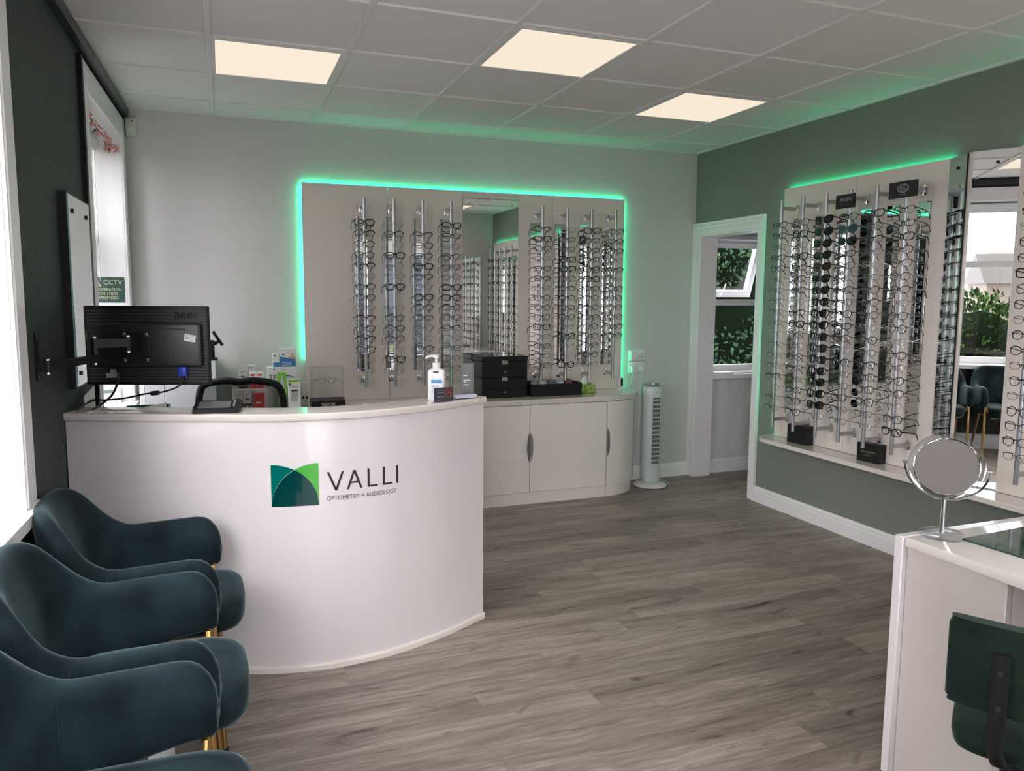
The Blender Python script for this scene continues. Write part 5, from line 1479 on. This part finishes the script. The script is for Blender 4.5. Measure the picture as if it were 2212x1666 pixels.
# ------------------------------------------------------------------ dispensing desk on the right
db = (2.4, -4.0, 0)
t = thing('dispensing_desk', 'white and cream dispensing desk with a green glass mat on top', 'desk', db)
b = MB(db); b.box(1.887, 3.30, -4.60, -3.520, .720, .750, .004, 2); b.build('worktop', M_TOP, t)
MB(db).box(1.880, 3.30, -3.519, -3.489, 0, .7495, .003, 1).build('back_panel', M_DESK, t)
MB(db).box(1.899, 1.921, -3.822, -3.5195, 0, .7195, .002, 1).build('end_panel', mat('desk_end_shaded_cream', (.52, .475, .445), .3, coat=.2), t)  # cream darkened so the end panels' shade sits in their colour
MB(db).box(1.922, 2.30, -3.822, -3.802, 0, .7195).build('pedestal_side', M_DESK, t)
MB(db).box(1.899, 1.921, -4.60, -4.40, 0, .7195, .002, 1).build('end_panel', mat('desk_end_shaded_cream', (.52, .475, .445), .3, coat=.2), t)
MB(db).box(3.25, 3.28, -4.59, -3.52, 0, .7195).build('end_panel', mat('desk_end_shaded_cream', (.52, .475, .445), .3, coat=.2), t)
mb2 = (2.25, -3.70, .7502)
t = thing('desk_mat', 'dark green glass desk mat with a pale printed mark', 'desk mat', mb2, R(4))
MB().box(-.225, .225, -.20, .118, 0, .005, .001, 1).build('glass_sheet', mat('mat_green', (.020, .060, .045), .06, spec=.6, coat=.5), t)
b = MB()
for r0, r1 in ((.008, .020),):
    for k in range(24):
        a, c = 2 * PI * k / 24, 2 * PI * (k + 1) / 24
        b.face([(-.095 + r0 * math.cos(a), -.045 + r0 * math.sin(a), .0054), (-.095 + r1 * math.cos(a), -.045 + r1 * math.sin(a), .0054), (-.095 + r1 * math.cos(c), -.045 + r1 * math.sin(c), .0054), (-.095 + r0 * math.cos(c), -.045 + r0 * math.sin(c), .0054)])
b.build('printed_ring', mat('mat_print', (.12, .20, .16), .3), t)
decal('printed_line', MATS['mat_print'], t, (-.15, -.075, .0054), (.9, .43, 0), (-.43, .9, 0), .05, .004)

rb_ = (1.992, -3.552, .7502)
t = thing('cosmetic_mirror', 'round chrome cosmetic mirror on a clear foot on the dispensing desk', 'mirror', rb_)
MB().lathe([(.057, 0), (.060, .003), (.060, .010), (.055, .014), (.020, .015), (.010, .018)], (0, 0, 0), 36).build('foot', clear_mat('clear_foot', (.96, .965, .98), .04, .6), t, 50)
MB().lathe([(.0075, .012), (.0065, .02), (.0060, .112)], (0, 0, 0), 16).build('stem', M_CHROME, t)
ax = Vector((-.80, -.50, .0)).normalized()          # horizontal facing of the disc
side = Vector((-ax.y, ax.x, 0)); cz = .208
tilt = R(27)
nn = (ax * math.cos(tilt) + Vector((0, 0, 1)) * math.sin(tilt)).normalized(); up = nn.cross(side).normalized()
if up.z < 0: up = -up
cen = Vector((0.006, .004, cz))
def disc(prof, n=48):
    return [[cen + side * (r * math.cos(2 * PI * k / n)) + up * (r * math.sin(2 * PI * k / n)) + nn * h for k in range(n)] for r, h in prof]
MB().rings(disc([(.082, -.006), (.098, -.006), (.101, -.002), (.101, .004), (.098, .007), (.084, .006)]), False).build('clear_rim', clear_mat('rim_clear', (.86, .88, .89), .16, .75), t, 50)
MB().rings(disc([(.083, -.005), (.083, .0045), (.0005, .0045)])).build('mirror_face', M_MIRGREY, t, 30)
MB().tube([cen + side * (.0845 * math.cos(a * PI / 24)) + up * (.0845 * math.sin(a * PI / 24)) + nn * .006 for a in range(48)], .0022, 6, closed=True).build('rim_ring', M_CHROME, t)
MB().tube([cen + side * (.108 * math.cos(PI + a * PI / 20)) + Vector((0, 0, 1)) * (.097 * math.sin(PI + a * PI / 20)) for a in range(21)], .0030, 8).build('yoke', M_CHROME, t)
for sg in (-1, 1): MB().cyl(cen + side * (sg * .100), cen + side * (sg * .114), .005, 10).build('pivot', M_CHROME, t)

# green chair at the dispensing desk
fx = Vector((.81, .58, 0)).normalized()              # the way the chair faces
cl = Vector((1.546, -3.942, 0)); wd = Vector((fx.y, -fx.x, 0))
cw_ = .285; mid = cl + wd * (cw_ / 2) + fx * .175
t = thing('desk_chair', 'dark green velvet chair with black back bracket at the dispensing desk', 'chair', (mid.x, mid.y, 0), math.atan2(fx.y, fx.x))
# local: +x = facing direction, +y = left
rings = []
for z, k in ((.533, .82), (.538, .94), (.548, 1.), (.64, 1.), (.717, 1.), (.731, .96), (.737, .86)):
    ring = []
    for j in range(32):
        a = 2 * PI * j / 32; ca, sa = math.cos(a), math.sin(a)
        X_ = .020 * k * math.copysign(abs(ca) ** .6, ca); Y_ = (cw_ / 2) * (k if k > .9 else .97) * math.copysign(abs(sa) ** .25, sa)
        ring.append((-.170 + X_ + .018 * (Y_ / (cw_ / 2)) ** 2 - (z - .54) * .05, Y_, z))
    rings.append(ring)
MB().rings(rings).build('backrest', M_GVEL, t, 60)
rings = []
for z, k in ((.400, .90), (.406, .97), (.425, 1.), (.444, .97), (.452, .86), (.454, .4), (.454, .03)):
    rings.append([(-.010 + .135 * k * math.copysign(abs(math.cos(2 * PI * j / 36)) ** .45, math.cos(2 * PI * j / 36)), .128 * k * math.copysign(abs(math.sin(2 * PI * j / 36)) ** .45, math.sin(2 * PI * j / 36)), z) for j in range(36)])
MB().rings(rings).build('seat', M_GVEL, t, 60)
by_ = .040
br_ = MB().tube([(-.203, by_, .682), (-.199, by_, .60), (-.196, by_, .535), (-.190, by_, .50), (-.172, by_, .445), (-.140, by_ - .01, .398), (-.09, by_ - .02, .386), (.0, by_ - .03, .389)], .0125, 10, flat=(1.35, .55)).build('back_bracket', M_BLACK, t, 60)
for z in (.560, .640): MB().cyl((-.204, by_, z), (-.2115, by_, z), .0055, 10).build('bolt', M_BLACKM, br_)
MB().cyl((-.01, 0, .06), (-.01, 0, .399), .025, 16).build('column', M_BLACK, t)
MB().lathe([(.155, 0), (.165, .006), (.15, .016), (.04, .035), (.028, .06)], (-.03, 0, 0), 36).build('round_base', M_BLACK, t)

# ------------------------------------------------------------------ side room sill
pb2 = (3.86, .03, SW[2] - .0115)
o = MB(pb2).hexa([(3.76, -.045, SW[2] - .0115), (3.93, -.05, SW[2] - .0115), (3.95, .07, SW[2] - .0115), (3.78, .075, SW[2] - .0115)], [(3.76, -.045, SW[2] + .004), (3.93, -.05, SW[2] + .004), (3.95, .07, SW[2] + .004), (3.78, .075, SW[2] + .004)]).build('paper_stack', M_PAPER)
o.location = pb2; tag(o, 'stack of white papers on the side room window sill', 'papers')
pb2 = (4.05, .02, SW[2] - .0115)
o = MB(pb2).hexa([(3.97, -.04, SW[2] - .0115), (4.14, -.03, SW[2] - .0115), (4.13, .06, SW[2] - .0115), (3.96, .055, SW[2] - .0115)], [(3.97, -.04, SW[2] - .004), (4.14, -.03, SW[2] - .004), (4.13, .06, SW[2] - .004), (3.96, .055, SW[2] - .004)]).build('folder', mat('folder_grey', (.35, .35, .36), .5))
o.location = pb2; tag(o, 'flat grey folder beside the papers on the side room sill', 'folder')
# mirror on the wall behind the viewer
fm = (3.16, YS, .62)
t = thing('wall_mirror', 'tall mirror on the wall behind the viewer, seen in the back mirror', 'mirror', fm)
MB(fm).box(2.95, 3.37, YS + .001, YS + .012, .62, 1.98).build('backing', M_PANEL, t)
MB(fm).box(2.955, 3.365, YS + .0122, YS + .016, .625, 1.975).build('glass', M_MIRROR, t)

# ------------------------------------------------------------------ outdoors
def leaves(name, m, parent, n, fn, size, droop, seed, aspect=.45):
    q = random.Random(seed); vs, fs = [], []
    for i in range(n):
        p, out = fn(q)
        d = (out + Vector((q.uniform(-.5, .5), q.uniform(-.5, .5), q.uniform(-.5, .35) - droop))).normalized()
        sd = d.cross(Vector((q.uniform(-1, 1), q.uniform(-1, 1), q.uniform(-.2, 1)))).normalized()
        L_ = size * q.uniform(.6, 1.3); w = L_ * aspect * .5; k = len(vs); nn_ = d.cross(sd) * (L_ * .12)
        vs += [p, p + d * (L_ * .45) + sd * w + nn_, p + d * L_, p + d * (L_ * .45) - sd * w + nn_]; fs.append((k, k + 1, k + 2, k + 3))
    me = bpy.data.meshes.new(name); me.from_pydata([tuple(v) for v in vs], [], fs); me.materials.append(m)
    o = bpy.data.objects.new(name, me); C.objects.link(o); o.parent = parent
    return o
def leafmat(name, c1, c2):
    m = mat(name, c1, .7, spec=.06, var=(2.5, c2, .35, .65))
    return m
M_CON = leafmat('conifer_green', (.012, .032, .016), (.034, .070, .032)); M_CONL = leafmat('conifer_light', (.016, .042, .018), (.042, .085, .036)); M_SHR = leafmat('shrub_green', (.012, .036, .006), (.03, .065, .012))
M_BARK = mat('bark', (.05, .035, .025), .9)
def conifer(label, x, y, h, r, seed, n, m=M_CON, z0=0.):
    t = thing('conifer_tree', label, 'tree', (x, y, -.12), 0, 'trees outside the windows')
    MB().cyl((0, 0, 0), (0, 0, h * .92), .09, 10, .02).build('trunk', M_BARK, t)
    def f(q):
        v = q.random() ** .8; a = q.uniform(0, 2 * PI); rr_ = r * (1 - v) ** .55 * (.90 + .18 * math.sin(v * 40 + 3 * math.sin(a * 2))) * q.uniform(.72, 1.02)
        return Vector((rr_ * math.cos(a), rr_ * math.sin(a), .12 + v * (h - .12))), Vector((math.cos(a), math.sin(a), -.1))
    fo = leaves('foliage', m, t, int(n * 3.2), f, .085, .28, seed, .5); tag(fo, kind='stuff')
    # inner mass so that no daylight leaks through the crown
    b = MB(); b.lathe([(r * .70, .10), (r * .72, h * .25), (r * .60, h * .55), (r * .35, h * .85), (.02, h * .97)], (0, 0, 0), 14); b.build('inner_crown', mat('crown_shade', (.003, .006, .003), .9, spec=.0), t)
    return t
def shrub(label, x, y, h, r, seed, n, m=M_SHR):
    t = thing('garden_shrub', label, 'shrub', (x, y, -.12), 0, 'trees outside the windows')
    MB().cyl((0, 0, 0), (0, 0, h * .5), .03, 8, .015).build('stem', M_BARK, t)
    def f(q):
        a = q.uniform(0, 2 * PI); b_ = q.uniform(-1, 1); s_ = math.sqrt(1 - b_ * b_); k = q.uniform(.75, 1.05)
        return Vector((r * k * s_ * math.cos(a), r * k * s_ * math.sin(a), h * .5 + h * .48 * k * b_)), Vector((s_ * math.cos(a), s_ * math.sin(a), b_))
    fo = leaves('foliage', m, t, n, f, .085, .1, seed, .55); tag(fo, kind='stuff')
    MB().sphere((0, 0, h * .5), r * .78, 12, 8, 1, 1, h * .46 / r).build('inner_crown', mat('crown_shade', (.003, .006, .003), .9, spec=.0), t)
    return t
gr = MB().box(-40, 40, -40, 40, -.30, -.12).build('ground_outside', mat('paving', (.36, .35, .34), .9, bump=(3, .4, 5, .01)))
struct(gr, 'paved ground outside')
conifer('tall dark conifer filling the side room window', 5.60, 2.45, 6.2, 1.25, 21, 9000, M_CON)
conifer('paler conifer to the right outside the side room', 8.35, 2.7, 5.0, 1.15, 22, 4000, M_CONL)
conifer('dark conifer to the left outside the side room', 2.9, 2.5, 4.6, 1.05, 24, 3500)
conifer('added conifer holding back daylight at the far window, taller one', -1.98, .30, 3.6, .70, 25, 4500, M_CONL)  # this and the next tree are unseen, added to block far window daylight
conifer('added conifer holding back daylight at the far window, lower one', -1.98, -1.42, 3.5, .70, 26, 4500)
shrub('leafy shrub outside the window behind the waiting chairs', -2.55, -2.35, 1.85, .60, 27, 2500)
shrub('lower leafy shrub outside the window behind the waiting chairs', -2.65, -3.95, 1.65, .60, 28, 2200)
# neighbouring houses
M_BRICK = mat('brick_wall', (.040, .028, .023), .85, var=(18, (.060, .043, .036), .4, .6)); M_ROOF = mat('roof_tile', (.020, .016, .014), .8, bump=(20, .5, 2, .03)); M_REND = mat('render_wall', (.075, .07, .065), .85)
def house(label, x, y, w, d, h, rz, wallm):
    t = thing('neighbour_house', label, 'house', (x, y, -.12), rz, 'houses across the road')
    MB().box(-w / 2, w / 2, -d / 2, d / 2, 0, h).build('walls', wallm, t)
    MB().prism([(-d / 2 - .3, h), (d / 2 + .3, h), (0, h + d * .42)], -w / 2 - .2, w / 2 + .2, 'x').build('roof', M_ROOF, t)
    MB().box(w / 2 - 1.2, w / 2 - .5, -.35, .35, h + d * .2, h + d * .42 + .9).build('chimney', M_BRICK, t)
    for sx in (-.3, 0, .3):
        for z in ((.9, 2.2), (3.2, 4.4)):
            if z[1] > h: continue
            if sx == 0 and z[0] < 1: 
                MB().box(-.5, .5, d / 2, d / 2 + .05, 0, 2.1).build('front_door', M_BLACK, t); continue
            wn = MB().box(sx * w - .7, sx * w + .7, d / 2, d / 2 + .06, z[0], z[1]).build('window', M_UPVC, t)
            for q in (-.34, .34): MB().box(sx * w + q - .3, sx * w + q + .3, d / 2 + .0605, d / 2 + .07, z[0] + .08, z[1] - .08).build('window_pane', mat('dark_pane', (.03, .035, .045), .08), wn)
    return t
house('rendered house across the road, seen in the mirrors', 1.6, -19, 9, 7, 5, 0, M_REND)
house('brick house beyond the shrubs on the window side', -46, -19, 10, 4.4, 2.4, R(-90), M_BRICK)

# van parked at the kerb, mirrored in the narrow strips
vb_ = (2.45, -9.6, -.12)
t = thing('parked_van', 'dark blue van parked outside, seen only in the strip mirrors', 'van', vb_)
M_VAN = mat('van_paint', (.010, .013, .020), .3, coat=.3); M_TYRE = mat('tyre', (.004, .004, .004), .8)
MB().rings([[(-.92, y, .35), (.92, y, .35), (.95, y, .9), (.88, y, zt_ - .12), (.78, y, zt_), (-.78, y, zt_), (-.88, y, zt_ - .12), (-.95, y, .9)] for y, zt_ in ((-2.4, 1.15), (-1.7, 1.35), (-1.1, 2.10), (.4, 2.25), (2.35, 2.22))]).build('body', M_VAN, t, 30)
for sx in (-.42, .42): MB().box(sx - .33, sx + .33, 2.352, 2.362, 1.35, 1.95, .003, 1).build('rear_window', MATS['dark_pane'], t)
for sx in (-.86, .86): MB().box(sx - .05, sx + .05, 2.352, 2.366, .8, 1.15).build('tail_lamp', mat('tail_red', (.25, .01, .01), .3), t)
MB().box(-.26, .26, 2.352, 2.362, .62, .74).build('number_plate', mat('plate_yellow', (.10, .085, .01), .5), t)
for sx in (-.86, .86):
    for y in (-1.55, 1.45): MB().cyl((sx - .10, y, .33), (sx + .10, y, .33), .33, 24).build('wheel', M_TYRE, t)
MB().box(-.9, .9, 2.36, 2.46, .36, .54, .02, 2).build('bumper', M_BLACK, t)
